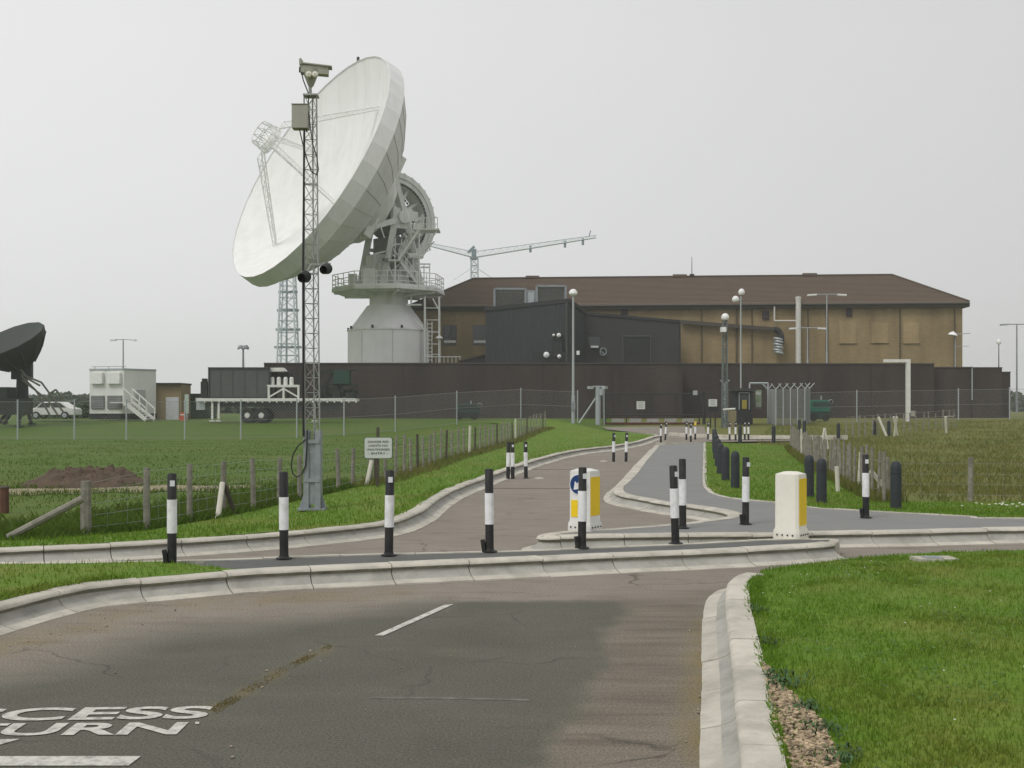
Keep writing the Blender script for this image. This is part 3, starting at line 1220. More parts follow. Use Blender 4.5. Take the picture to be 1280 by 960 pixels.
# pedestal
pc = Vector((pv.x, pv.y, 0))
SP = pv.y / FPX
r_low = 50.5 * SP
z415, z384, z371 = PZ(415, pv.y), PZ(383, pv.y), PZ(371, pv.y)
mb = MB()
mb.lathe([(r_low, 0), (r_low, z415), (r_low + .12, z415 + .02), (r_low + .12, z415 + .15), (r_low - .1, z415 + .2)], 48, pc)
mb.build("pedestal_drum", PEDESTAL, big)
mb = MB()
mb.lathe([(r_low - .12, z415 + .15), (27 * SP, z384), (.1, z384)], 48, pc)
mb.build("pedestal_cone", PEDESTAL, big)
for k in range(9):
    mb = MB()
    a = 2 * math.pi * (k + .35) / 9
    d = Vector((math.cos(a), math.sin(a), 0))
    mb.box(pc + d * (r_low + .1) + UP * (z415 + .32), (.2, .2, .32), a)
    mb.build("anchor_block", DARK_STEEL, big)
mb = MB()
for k in range(8):
    a = 2 * math.pi * k / 8 + .2
    d = Vector((math.cos(a), math.sin(a), 0))
    mb.bar(pc + d * (r_low + .01) + UP * .5, pc + d * (r_low + .01) + UP * (z415 - .05), .05, .03)
mb.build("drum_joint", mat("joint_dark", (.36, .37, .36), .8), big)
mb = MB()
mb.lathe([(24 * SP, z384 - .1), (24 * SP, z371 - .2), (25.5 * SP, z371 - .2), (25.5 * SP, z371 + .3), (.1, z371 + .3)], 32, pc)
mb.build("bearing_collar", MOUNT_PAINT, big)
# octagonal walkway with railings
z_d = PZ(366, pv.y)
rdk = 71 * SP
oct_ = [pc + Vector((math.cos(a), math.sin(a), 0)) * rdk for a in (2 * math.pi * (k + .35) / 8 for k in range(8))]
mb = MB()
mb.prism(oct_, z_d - .12, z_d + .22)
for p in oct_:
    mb.bar(p * .96 + pc * .04 + UP * (z_d - .25), pc + UP * (z371 - .1), .16, .2)
mb.build("walkway", MOUNT_PAINT, big)
mb = MB()
for i in range(8):
    a, b = oct_[i] * .985 + pc * .015, oct_[(i + 1) % 8] * .985 + pc * .015
    for k in range(4):
        q = a.lerp(b, k / 4)
        mb.tube(q + UP * (z_d + .2), q + UP * (z_d + 1.75), .045, n=5)
    for h in (.7, 1.2, 1.75):
        mb.tube(a + UP * (z_d + h), b + UP * (z_d + h), .045, n=5)
    mb.bar(a + UP * (z_d + .3), b + UP * (z_d + .3), .04, .22)
mb.build("railing", DISH_WHITE, big)
# yoke and machinery
mb = MB()
for s in (-1, 1):
    o = EL * s * 2.6
    for q0, q1 in ((2.7, .75), (-2.3, -.7)):
        mb.bar(pc + o + HB * q0 + UP * (z_d + .1), pv + o + HB * q1 - UP * .2, .95, .6)
    for f in (.3, .62):
        mb.bar((pc + o + HB * 2.7 + UP * z_d).lerp(pv + o + HB * .75, f), (pc + o - HB * 2.3 + UP * z_d).lerp(pv + o - HB * .7, f), .4, .35)
    mb.bar((pc + o + HB * 2.7 + UP * z_d).lerp(pv + o + HB * .75, .05), (pc + o - HB * 2.3 + UP * z_d).lerp(pv + o - HB * .7, .6), .25)
    mb.box(pv + o - UP * .1, (2.3, .6, 2.2), math.atan2(HB.y, HB.x))
    mb.lathe([(.7, -.35), (.7, .75), (.5, .8), (.05, .8)], 20, pv + o, EL * s)
mb.box(pc + UP * (z_d + 1.6), (4.6, 4.2, 2.6), math.atan2(HB.y, HB.x))
mb.build("yoke", MOUNT_PAINT, big)
mb = MB()
mb.box(pc + HB * 1.9 - EL * 1.5 + UP * (z_d + 3.4), (1.5, 1.2, 2.2), .3)
mb.box(pc - HB * 1.5 + UP * (z_d + 3.2), (1.6, 2.4, 1.6), .5)
mb.box(pv + HB * 2.6 + UP * .6, (1.1, 2.2, 1.1), math.atan2(HB.y, HB.x))
mb.box(pv + HB * 2.9 - UP * .9, (1.1, 2.6, 1.3), math.atan2(HB.y, HB.x))
mb.tube(pv + HB * .6 - UP * 3.1 - EL * 2.2, pv + HB * .6 - UP * 3.1 + EL * 1.2, .5, n=12)
mb.build("drive_housing", MOUNT_PAINT, big, .03)
mb = MB()
mb.box(pc + UP * (z_d + 4.2) + HB * .2, (2.6, 3.0, 3.6), math.atan2(HB.y, HB.x))
mb.tube(pv - EL * 1.6 - UP * .3, pv + EL * 1.6 - UP * .3, 1.5, n=16)
mb.build("recess_machinery", mat("recess_shade_grey", (.2, .21, .195), .7, var=.2, scale=1.5), big)  # dark machinery added so the inside of the yoke reads as shaded
mb = MB()
mb.tube(pc - EL * 3.4 + HB * .3 + UP * (z_d + 3.75), pc - EL * 3.4 + HB * 2.2 + UP * (z_d + 3.85), .3, n=10)
mb.build("motor", DISH_WHITE, big)
mb = MB()
rg = random.Random(3)
for k in range(14):
    p = pc + EL * rg.uniform(-4.2, -3.0) + HB * rg.uniform(-3.2, 3.4) + UP * (z_d + rg.uniform(.8, 6.0))
    q = p + Vector((rg.uniform(-1.2, 1.2), rg.uniform(-.3, .3), rg.uniform(-1.6, 1.6)))
    mb.tube(p, q, rg.uniform(.05, .1), n=6)
for k in range(6):
    mb.tube(pc - EL * 3.35 + HB * (-2.2 + k * .8) + UP * (z_d + .3), pc - EL * 3.35 + HB * (-1.9 + k * .75) + UP * (z_d + 5.5), .07, n=6)
mb.build("pipework", DISH_WHITE, big)
for k in range(9):
    mb = MB()
    p = pc - EL * 3.3 + HB * rg.uniform(-2.4, 2.6) + UP * (z_d + rg.uniform(.9, 6.2))
    mb.box(p, (rg.uniform(.3, .8), .35, rg.uniform(.3, .9)), rg.uniform(0, 1))
    mb.build("junction_box", mat("box_shadow_grey", (.16, .17, .155), .7, var=.2), big)  # small boxes added; their dark grey puts shadow contrast into the mount
# toothed elevation wheel: rim, flanges, spokes
gear = MB()
ro, ri = 5.25, 4.2
a0, a1 = -72, 84
NA = 28
for k in range(NA):
    t0, t1 = R(a0 + (a1 - a0) * (k + .01) / NA), R(a0 + (a1 - a0) * (k + .99) / NA)
    q = []
    for t in (t0, t1):
        d = HB * math.cos(t) + UP * math.sin(t)
        q.append((pv + d * ri, pv + d * ro))
    gear.extrude([q[0][0] - EL * 1.3, q[0][1] - EL * 1.3, q[1][1] - EL * 1.3, q[1][0] - EL * 1.3], EL * 2.3)
    dm = HB * math.cos((t0 + t1) / 2) + UP * math.sin((t0 + t1) / 2)
    if k % 2 == 0:
        gear.bar(pv + dm * (ro + .04) - EL * 1.35, pv + dm * (ro + .04) + EL * 1.0, .1, .12)
gw = gear.build("elevation_wheel", MOUNT_PAINT, big)
mb = MB()
for t in range(-70, 90, 26):
    d = HB * math.cos(R(t)) + UP * math.sin(R(t))
    for s in (-.65, .65):
        mb.bar(pv + EL * s, pv + d * (ri + .1) + EL * s, .3, .3)
for s in (-1.38, 1.05):
    for k in range(NA):
        t0, t1 = R(a0 + (a1 - a0) * k / NA), R(a0 + (a1 - a0) * (k + 1) / NA)
        for rr in (ri - .05, ri + .5):
            mb.bar(pv + (HB * math.cos(t0) + UP * math.sin(t0)) * rr + EL * s, pv + (HB * math.cos(t1) + UP * math.sin(t1)) * rr + EL * s, .14, .14)
mb.build("wheel_spoke", MOUNT_PAINT, gw)
for s in (-1.52, 1.15):
    mb = MB()
    for k in range(NA - 6):
        t0, t1 = R(a0 + 30 + (a1 - a0) * k / NA), R(a0 + 30 + (a1 - a0) * (k + .8) / NA)
        mb.bar(pv + (HB * math.cos(t0) + UP * math.sin(t0)) * (ri - .28) + EL * s, pv + (HB * math.cos(t1) + UP * math.sin(t1)) * (ri - .28) + EL * s, .12, .16)
    mb.build("cable_run", DARK_STEEL, gw)


def flight(mbx, a, b, w, n):
    """stair between a and b: two strings, treads, two handrails"""
    d = (b - a)
    s = d.cross(UP).normalized() * w / 2
    for q in (-1, 1):
        mbx.bar(a + s * q, b + s * q, .09, .26)
        mbx.tube(a + s * q + UP * 1.05, b + s * q + UP * 1.05, .045, n=5)
        mbx.tube(a + s * q + UP * .55, b + s * q + UP * .55, .035, n=5)
        for k in range(5):
            p = a.lerp(b, k / 4) + s * q
            mbx.tube(p, p + UP * 1.05, .04, n=5)
    for k in range(n):
        p = a.lerp(b, (k + .5) / n)
        mbx.box(p, (w, .28, .06), math.atan2(d.y, d.x) + math.pi / 2)


ys = pv.y - 4.2
mb = MB()
flight(mb, P(499, 325, ys), P(529, 281, ys), 1.0, 14)
flight(mb, P(527, 361, ys + .6), P(501, 327, ys + .6), 1.0, 10)
mb.box(P(494, 326.5, ys + .3), (1.3, 1.9, .12))
mb.box(P(534, 288.5, ys + .6), (2.7, 2.4, .16))
mb.tube(P(494, 326, ys - .4), P(494, 361, ys - .4), .09)
mb.tube(P(524, 289, ys - .3), P(524, 362, ys - .3), .08)
mb.tube(P(546, 289, ys - .3), P(524, 318, ys - .3), .08)
for px in (519, 526, 533, 540, 547):
    mb.tube(P(px, 288, ys - .5), P(px, 272, ys - .5), .045, n=5)
for py in (272, 280):
    mb.tube(P(519, py, ys - .5), P(547, py, ys - .5), .045, n=5)
    mb.tube(P(547, py, ys - .5), P(546, py, ys + 1.6), .045, n=5)
for px in (524, 530, 537):
    mb.tube(P(px, 362, ys + .2), P(px, 330, ys + .2), .06, n=5)
mb.tube(P(520, 330, ys + .2), P(538, 330, ys + .2), .08, n=5)
mb.build("stair", DISH_WHITE, big)
# cabinets on the walkway
mb = MB()
mb.box(P(462, 349, ys + .4), (1.3, .8, 2.2))
mb.box(P(441, 352, ys + 1.2), (.9, .8, 1.6))
mb.build("cabinet", MOUNT_PAINT, big, .02)
# access tower at the right of the pedestal
ya = pv.y - 3
mb = MB()
for px in (531, 549):
    for dy in (0, 1.8):
        mb.tube(P(px, 371, ya + dy), Vector((PX(px, ya), ya + dy, 1.0)), .12, n=6)
for py in (385, 400, 415, 430, 443):
    mb.tube(P(531, py, ya), P(549, py, ya), .05, n=5)
for py in range(405, 455, 5):
    mb.tube(P(534, py, ya - .2), P(540, py, ya - .2), .04, n=4)
mb.tube(P(534, 402, ya - .2), P(534, 458, ya - .2), .05, n=4)
mb.tube(P(540, 402, ya - .2), P(540, 458, ya - .2), .05, n=4)
mb.bar(P(531, 412, ya), P(518, 398, ya), .14)
mb.bar(P(549, 388, ya), P(541, 373, ya), .14)
mb.tube(P(514, 380, ya), P(514, 371, ya), .1, n=5)
mb.tube(P(508, 381, ya), P(527, 381, ya), .1, n=5)
for px in range(530, 577, 5):
    mb.tube(P(px, 456, ya - .3), P(px, 446, ya - .3), .035, n=4)
mb.tube(P(530, 446, ya - .3), P(576, 446, ya - .3), .045, n=4)
mb.build("access_tower", DISH_WHITE, big)
mb = MB()
mb.lathe([(.05, .3), (.3, .2), (.42, 0), (.05, -.05)], 12, P(549, 423, ya - .3))
mb.build("floodlight", LAMP, big)
mb = MB()
mb.lathe([(.16, -.1), (.16, .25), (.02, .35)], 8, dc + V1 * (RD + .1))
mb.build("beacon", DARK_STEEL, big)

# ------------------------------------------------------------------ camera mast by the road
m0 = gp(391, 637, .08)
ym = m0.y
mast = thing("camera_mast", "slim grey lattice mast with a camera on top beside the left verge", "mast", (m0.x, m0.y, m0.z))
mb = MB()
w = 22 * ym / FPX
zt = PZ(538, ym)
mb.box((m0.x - w * .32, ym, (m0.z + zt) / 2), (w * .3, .24, zt - m0.z))
mb.box((m0.x + w * .34, ym, (m0.z + zt) / 2), (w * .3, .24, zt - m0.z))
mb.box((m0.x, ym - .06, (m0.z + zt) / 2 - .05), (w * .5, .06, zt - m0.z - .3))
mb.box((m0.x, ym, m0.z + .015), (.5, .44, .03))
mb.box((m0.x, ym - .125, zt - .2), (w * .9, .015, .07))
mb.box((m0.x, ym - .125, m0.z + .55), (w * .9, .015, .07))
for sx in (-1, 1):
    mb.extrude([(m0.x + sx * w * .5, ym - .02, m0.z + .03), (m0.x + sx * (w * .5 + .09), ym - .02, m0.z + .03), (m0.x + sx * w * .5, ym - .02, m0.z + .3)], (0, .04, 0))
mb.build("base_column", GALV_DARK, mast)
mb = MB()
ztop = PZ(120, ym)
xo = 9 * ym / FPX
top = Vector((PX(389, ym), ym, ztop))
mb.truss((m0.x, ym, zt - .4), top, [((-xo, -.08, 0), (-xo * .88, -.08, 0)), ((xo * 1.08, -.08, 0), (xo * .85, -.08, 0)), ((0, .16, 0), (0, .14, 0))], .0145, .007, 24, 6)
for t in (.0, .25, .5, .75, 1):
    c = Vector((m0.x, ym, zt - .4)).lerp(top, t)
    mb.bar(c + Vector((-xo, -.08, 0)), c + Vector((xo, -.08, 0)), .03)
mb.build("lattice", MAST_MAT, mast)
mb = MB()
rod = [Vector((PX(381, ym), ym - .13, PZ(545, ym))), Vector((PX(380.5, ym), ym - .13, PZ(340, ym))), Vector((PX(382, ym), ym - .13, PZ(165, ym)))]
mb.path(rod, .021, 6)
mb.path([P(383, 165, ym - .13), P(386, 118, ym - .12), P(379, 100, ym - .12), P(377, 90, ym - .1)], .012)
loop = [P(x, y, ym - .14) for x, y in ((384, 537), (383.5, 560), (382, 582), (377, 593), (371, 596.5), (366, 592), (364, 582), (366, 569), (372, 558), (379, 552), (382, 549))]
mb.path(loop, .013)
mb.path([P(x, y, ym - .14) for x, y in ((374, 160), (378, 178), (384, 200), (389, 214), (396, 219), (398, 212), (396, 196), (391, 180), (388, 160), (386, 140))], .011)
mb.build("cable", BLACK, mast)
mb = MB()
mb.box(P(376, 147, ym - .12), (20 * ym / FPX, .22, 29 * ym / FPX))
mb.box(P(376, 131.8, ym - .12), (21 * ym / FPX, .25, .012))
jb = mb.build("junction_box", BOX_GREY, mast, .006)
mb = MB()
mb.tube(P(366, 148, ym - .2), P(365, 148, ym - .2), .025)
mb.build("gland", BLACK, jb)
mb = MB()
mb.tube(P(388, 122, ym), P(387.5, 106, ym), .03)
mb.box(P(389, 120, ym - .02), (.26, .24, .03))
mb.build("head_pole", MAST_MAT, mast)
mb = MB()
mb.lathe([(.03, -.22), (.05, -.2), (.14, .03), (.15, .1), (.02, .1)], 14, P(388.5, 94, ym))
mb.build("pan_head", CAMERA_BEIGE, mast)
ca, cb = P(376, 87, ym - .02), P(411, 90, ym + .05)
mb = MB()
hd = (cb - ca).normalized()
mb.bar(ca, cb, .17, .15, up=(0, 0, 1))
mb.bar(ca + Vector((-.01, 0, .1)), cb + Vector((.06, 0, .075)), .22, .03, up=(0, 0, 1))
mb.bar(ca + Vector((-.012, 0, .12)), ca + Vector((.03, 0, .12)), .22, .12, up=(0, 0, 1))
hs_ = mb.build("camera_housing", CAMERA_BEIGE, mast, .008)
mb = MB()
mb.tube(ca - hd * .004, ca - hd * .03, .055, n=12)
mb.build("lens", BLACK, hs_)
for dx in (386, 394):
    mb = MB()
    mb.tube(P(dx, 93, ym - .2), P(dx, 93, ym - .05), .06, .05, 12)
    mb.lathe([(.058, 0), (.045, .03), (.01, .04)], 12, P(dx, 93, ym - .2), (0, -1, 0))
    mb.build("illuminator", CREAM, mast)
for px, py, r in ((381, 346, .115), (408, 336, .105)):
    mb = MB()
    c = P(px, py, ym - .2)
    mb.lathe([(r * .75, .12), (r, -.02), (r * .9, -.06), (.01, -.03)], 14, c, (-.3, -.8, -.25))
    mb.tube(c + Vector((0, .05, .0)), c + Vector((0, .09, .12)), .03)
    fl = mb.build("infrared_lamp", DARK_STEEL, mast)
    mb = MB()
    mb.bar(P(390, 330, ym - .1), c + Vector((0, .12, .08)), .03)
    mb.bar(c + Vector((-.08, .0, .1)), c + Vector((.08, .0, .1)), .02)
    mb.build("bracket", MAST_MAT, fl)

# ------------------------------------------------------------------ tan brick building with hipped roof
yl, yr = 127.5, 122.8
A = Vector((PX(519, yl), yl)); B = Vector((PX(1203, yr), yr))
ex = (B - A).normalized(); ey = Vector((-ex.y, ex.x))
if ey.y < 0:
    ey = -ey
DEPTH = 12.0
ez = PZ(381.5, 124.0)
bld = thing("brick_building", "long tan brick building with brown hipped roof behind the dark wall", "building", (A.x, A.y, 1.0))
mb = MB()
Cc, Dd = B + ey * DEPTH, A + ey * DEPTH
mb.prism([A, B, Cc, Dd], 0.9, ez)
mb.build("wall", BRICK, bld)
O = .55
e = [A - ex * O - ey * O, B + ex * O - ey * O, Cc + ex * O + ey * O, Dd - ex * O + ey * O]
hd_ = DEPTH / 2 + O
rl, rr_ = A - ex * O + ex * hd_ + ey * (hd_ - O), B + ex * O - ex * hd_ + ey * (hd_ - O)
rz_ = PZ(346, (rl.y + rr_.y) / 2)
mb = MB()
mb.add([(p.x, p.y, ez + .25) for p in e] + [(rl.x, rl.y, rz_), (rr_.x, rr_.y, rz_)] + [(p.x, p.y, ez + .1) for p in e],
       [(0, 1, 5, 4), (1, 2, 5), (2, 3, 4, 5), (3, 0, 4), (6, 9, 8, 7), (0, 6, 7, 1), (1, 7, 8, 2), (2, 8, 9, 3), (3, 9, 6, 0)])
roof = mb.build("roof", TILE_ROOF, bld)
mb = MB()
for a, b in ((e[0], rl), (e[1], rr_)):
    mb.bar((a.x, a.y, ez + .3), (b.x, b.y, rz_ + .05), .3, .14)
mb.bar((rl.x, rl.y, rz_ + .05), (rr_.x, rr_.y, rz_ + .05), .3, .14)
mb.build("ridge", mat("ridge_tile", (.11, .082, .062), .85), roof)
mb = MB()                                     # tile courses, a fine step each
n_c = 22
for k in range(1, n_c):
    t = k / n_c
    p, q = e[0].lerp(rl, t), e[1].lerp(rr_, t)
    z = ez + .25 + (rz_ - ez - .25) * t
    mb.bar((p.x, p.y - .02, z + .015), (q.x, q.y - .02, z + .015), .05, .03)
mb.build("tile_course", mat("tile_step", (.08, .062, .052), .85), roof)
mb = MB()
for i in range(4):
    a, b = e[i], e[(i + 1) % 4]
    mb.bar((a.x, a.y, ez - .08), (b.x, b.y, ez - .08), .12, .5, up=(0, 0, 1))
mb.build("fascia", FASCIA, bld)
mb = MB()
mb.tube((e[0].x, e[0].y - .16, ez + .06), (e[1].x, e[1].y - .16, ez + .06), .11, n=8)
for k in range(60):
    p = e[0].lerp(e[1], (k + .5) / 60)
    mb.box((p.x, p.y - .14, ez + .0), (.05, .2, .12))
mb.build("gutter", mat("gutter_grey", (.09, .08, .07), .6), bld)
FZ = lambda py, y: PZ(py, y)


def on_face(px, out=.0):
    """point of the front wall seen at that bearing, pushed out of the wall"""
    k = (px - 640) / FPX
    # A + ex*t : x = k*y
    t = (k * A.y - A.x) / (ex.x - k * ex.y)
    return A + ex * t - ey * out


def face_box(mbx, x0, x1, y0, y1, d=.1, out=.0):
    p, q = on_face(x0, out + d / 2), on_face(x1, out + d / 2)
    c = (p + q) / 2
    mbx.box((c.x, c.y, (PZ(y0, c.y) + PZ(y1, c.y)) / 2), ((q - p).length, d, abs(PZ(y0, c.y) - PZ(y1, c.y))), math.atan2(ex.y, ex.x))
    return mbx


for px, w in ((877, 1.2), (921, 2.6), (940, 1.0), (1010, 1.4), (1033.5, 2.4), (1125, 1.4), (1193, 1.3)):
    mb = MB()
    face_box(mb, px - w / 2, px + w / 2, 386, 470, .14)
    mb.build("downpipe", mat("pipe_brown", (.1, .075, .045), .7), bld)
for x0, x1, y0, y1 in ((1049, 1070, 401, 428), (1089, 1110, 403, 427.5), (1129, 1149, 403, 428)):
    mb = MB()
    face_box(mb, x0, x1, y0, y1, .05)
    face_box(mb, x0 - .5, x1 + .5, y1, y1 + 1.3, .16)
    mb.build("bricked_window", BRICK_PALE, bld)
for x0, x1, y0, y1 in ((553.5, 571, 406, 431.5), (591, 612, 406, 431.5)):
    mb = MB()
    face_box(mb, x0, x1, y0, y1, .08)
    wf = mb.build("window", mat("window_frame", (.12, .115, .1), .6), bld)
    mb = MB()
    xm = (x0 + x1) / 2
    for a_, b_ in ((x0 + 1, xm - .4), (xm + .4, x1 - 1)):
        face_box(mb, a_, b_, y0 + 1.2, y0 + 15.5, .03, .08)
        face_box(mb, a_, b_, y0 + 16.5, y1 - 1.2, .03, .08)
    mb.build("pane", GLASS, wf)
    mb = MB()
    face_box(mb, x0 + 1.5, x1 - 1, y0 + 19.5, y0 + 22.5, .03, .115)
    mb.build("blind", WHITE_PAINT, wf)
for x0, x1, y0, y1 in ((776, 785, 386.5, 393.5), (953, 961, 388.5, 399), (1057.5, 1065, 385.5, 395.5)):
    mb = MB()
    face_box(mb, x0, x1, y0, y1, .18)
    for k in range(3):
        yy = y0 + (y1 - y0) * (k + .6) / 3.4
        face_box(mb, x0 + .8, x1 - .8, yy, yy + 1, .05, .18)
    mb.build("vent", mat("vent_dark", (.055, .042, .045), .7), bld)
mb = MB()
pa = on_face(851, .5); pb = on_face(966, .5)
mb.bar((pa.x, pa.y, PZ(402.5, pa.y)), (pb.x, pb.y, PZ(411.5, pb.y)), .5, .42)
duct = mb.build("duct", mat("duct_brown", (.07, .06, .05), .7), bld)
mb = MB()
pts = []
for k in range(9):
    t = math.pi / 2 * k / 8
    p = on_face(966 + 9 * math.sin(t), .7)
    pts.append(Vector((p.x, p.y, PZ(412 + 9 * (1 - math.cos(t)), p.y))))
p = on_face(975, .7)
pts.append(Vector((p.x, p.y, PZ(430, p.y))))
mb.path(pts, .36, 10)
mb.build("elbow", DARK_STEEL, duct)
mb = MB()
for k, py in enumerate((424, 427.5, 431, 434.5, 438, 441)):
    p = on_face(971 + (k % 2), .8)
    mb.lathe([(.1, .1), (.5, .12), (.56, 0), (.5, -.12), (.1, -.1)], 14, (p.x, p.y, PZ(py, p.y)), (.2, 0, 1))
mb.build("cowl", GALV, duct)
mb = MB()
p = on_face(996.5, .7)
mb.tube((p.x, p.y, PZ(456, p.y)), (p.x, p.y, PZ(373, p.y)), .3, n=12)
mb.lathe([(.33, 0), (.33, .25), (.05, .32)], 12, (p.x, p.y, PZ(374, p.y)))
st = mb.build("flue", PVC, bld)
mb = MB()
p2 = on_face(967, .6)
mb.tube((p.x, p.y, PZ(401, p.y)), (p2.x, p2.y, PZ(401, p2.y)), .09)
mb.tube((p2.x, p2.y, PZ(401, p2.y)), (p2.x, p2.y, PZ(383, p2.y)), .09)
mb.build("branch_pipe", PVC, st)
mb = MB()
p = rl.lerp(rr_, (870 - 595) / (1115 - 595))
mb.tube((p.x, p.y, rz_), (p.x, p.y, rz_ + 2.3), .05, .03)
mb.box((p.x, p.y, rz_ + .15), (.5, .4, .3))
mb.build("aerial", DARK_STEEL, roof)
for px in (855, 1015, 670):
    mb = MB()
    p = rl.lerp(rr_, (px - 595) / (1115 - 595))
    mb.box((p.x, p.y, rz_ + .12), (1.6, .5, .3))
    mb.build("ridge_vent", TILE_ROOF, roof)

# ------------------------------------------------------------------ dark annex in front of it
ya1, yb1 = 117.0, 113.5
a1_, b1_, c1_ = Vector((PX(607, ya1), ya1)), Vector((PX(710, yb1), yb1)), Vector((PX(731, 117.5), 117.5))
d1_ = a1_ + c1_ - b1_
annex = thing("cladding_block", "tall slate grey clad plant block joined to the front of the tan building", "building", (b1_.x, b1_.y, 1.0))
mb = MB()
mb.prism([a1_, b1_, c1_, d1_], .8, [PZ(387, ya1), PZ(376, yb1), PZ(391, c1_.y), PZ(395, d1_.y)])
mb.build("wall", SLATE, annex)
mb = MB()
n_r = 34
for k in range(1, n_r):
    t = k / n_r
    q = a1_.lerp(b1_, t)
    mb.bar((q.x, q.y - .01, 1), (q.x, q.y - .01, PZ(387, ya1) * (1 - t) + PZ(376, yb1) * t - .25), .05, .05)
mb.build("cladding_rib", mat("rib_slate", (.048, .053, .058), .6), annex)
mb = MB()
mb.bar((a1_.x - .1, a1_.y - .06, PZ(386.6, ya1)), (b1_.x + .1, b1_.y - .06, PZ(375.6, yb1)), .14, .4, up=(0, 0, 1))
mb.bar((b1_.x + .1, b1_.y - .06, PZ(375.6, yb1)), (c1_.x + .1, c1_.y - .06, PZ(390.6, c1_.y)), .14, .4, up=(0, 0, 1))
mb.build("parapet_trim", DARK_STEEL, annex)
mb = MB()
mb.bar((b1_.x - .15, b1_.y - .1, 1), (b1_.x - .15, b1_.y - .1, PZ(378, yb1)), .34, .16)
mb.build("corner_trim", SLATE_TRIM, annex)
yw = yb1 - .4
mb = MB()
mb.box(P(697, 432, yb1 + .1), (.9, .5, 2.2))
mb.box(P(690, 447, yb1 + .2), (4.2, .5, 1.2))
mb.build("equipment_box", DARK_STEEL, annex)
for px, py, r in ((692, 419, .14), (698.5, 419, .22), (683, 443.5, .3), (699, 445.5, .2)):
    mb = MB()
    mb.lathe([(.02, -.15), (r, -.1), (r, .1), (r * .5, .2), (.02, .22)], 12, P(px, py, yw), (0, -1, 0))
    mb.build("floodlight", LAMP, annex)
low = thing("clad_wing", "low charcoal wing with a roller door under a sloping roof line", "building", (PX(790, 117), 117, 1.0))
mb = MB()
yl1 = 117.8
mb.prism([(PX(727, yl1), yl1), (PX(850, yl1), yl1), (PX(850, yl1) + .1, 124.2), (PX(727, yl1), 124.2)], .8, [PZ(391.5, yl1), PZ(402, yl1), PZ(402, yl1) - .1, PZ(391.5, yl1) - .1])
mb.build("wall", SLATE2, low)
mb = MB()
mb.bar((PX(727, yl1), yl1 - .06, PZ(391.3, yl1)), (PX(850.5, yl1), yl1 - .06, PZ(401.8, yl1)), .12, .28, up=(0, 0, 1))
mb.bar((PX(850, yl1), yl1 - .05, 1), (PX(850, yl1), yl1 - .05, PZ(402.5, yl1)), .22, .1)
mb.build("roof_edge", DARK_STEEL, low)
mb = MB()
mb.box(P(796, 437, yl1 - .03), (34 * yl1 / FPX, .1, 33 * yl1 / FPX))
rd = mb.build("roller_door", mat("shutter", (.03, .032, .033), .5), low)
mb = MB()
for k in range(12):
    mb.box(P(796, 423 + k * 2.6, yl1 - .1), (32 * yl1 / FPX, .04, .06))
mb.build("shutter_slat", mat("slat_dark", (.036, .038, .04), .5), rd)
mb = MB()
for px in (778.6, 813.4):
    mb.bar(P(px, 420, yl1 - .09), P(px, 455, yl1 - .09), .18, .12)
mb.bar(P(778, 420, yl1 - .09), P(814, 420, yl1 - .09), .2, .14)
mb.build("door_frame", SLATE_TRIM, rd)
mb = MB()
mb.box(P(743, 427, yl1 - .02), (14 * yl1 / FPX, .08, 11 * yl1 / FPX))
mb.build("window", GLASS, low)
mb = MB()
mb.box(P(743, 433.5, yl1 - .3), (.8, .5, .18))
mb.build("bulkhead_lamp", LAMP, low)
mb = MB()
for k in range(12):
    t, t2 = 2 * math.pi * k / 12, 2 * math.pi * (k + 1) / 12
    mb.tube(P(754 + 4 * math.cos(t), 439.5 + 4.6 * math.sin(t), yl1 - .3), P(754 + 4 * math.cos(t2), 439.5 + 4.6 * math.sin(t2), yl1 - .3), .06, n=5)
mb.bar(P(750, 438, yl1 - .1), P(756, 443, yl1 - .3), .1)
mb.build("hose_ring", GALV_DARK, low)
mb = MB()
mb.box(P(722.5, 441, 113.2), (.3, .3, .4))
mb.build("lantern", LAMP, low)
lean = thing("lean_to", "small dark lean-to with sloping roof below the left windows", "shed", (PX(590, 119), 119, 1))
mb = MB()
mb.prism([(PX(574, 119), 119), (PX(606, 119), 119), (PX(606, 119), 122), (PX(574, 119), 122)], 1.0, [PZ(452, 119), PZ(444, 119), PZ(444, 119), PZ(452, 119)])
mb.build("roof", SLATE2, lean)
mb = MB()
mb.bar(P(573, 451.5, 118.9), P(606.5, 443.5, 118.9), .1, .14)
mb.build("roof_trim", COPING, lean)
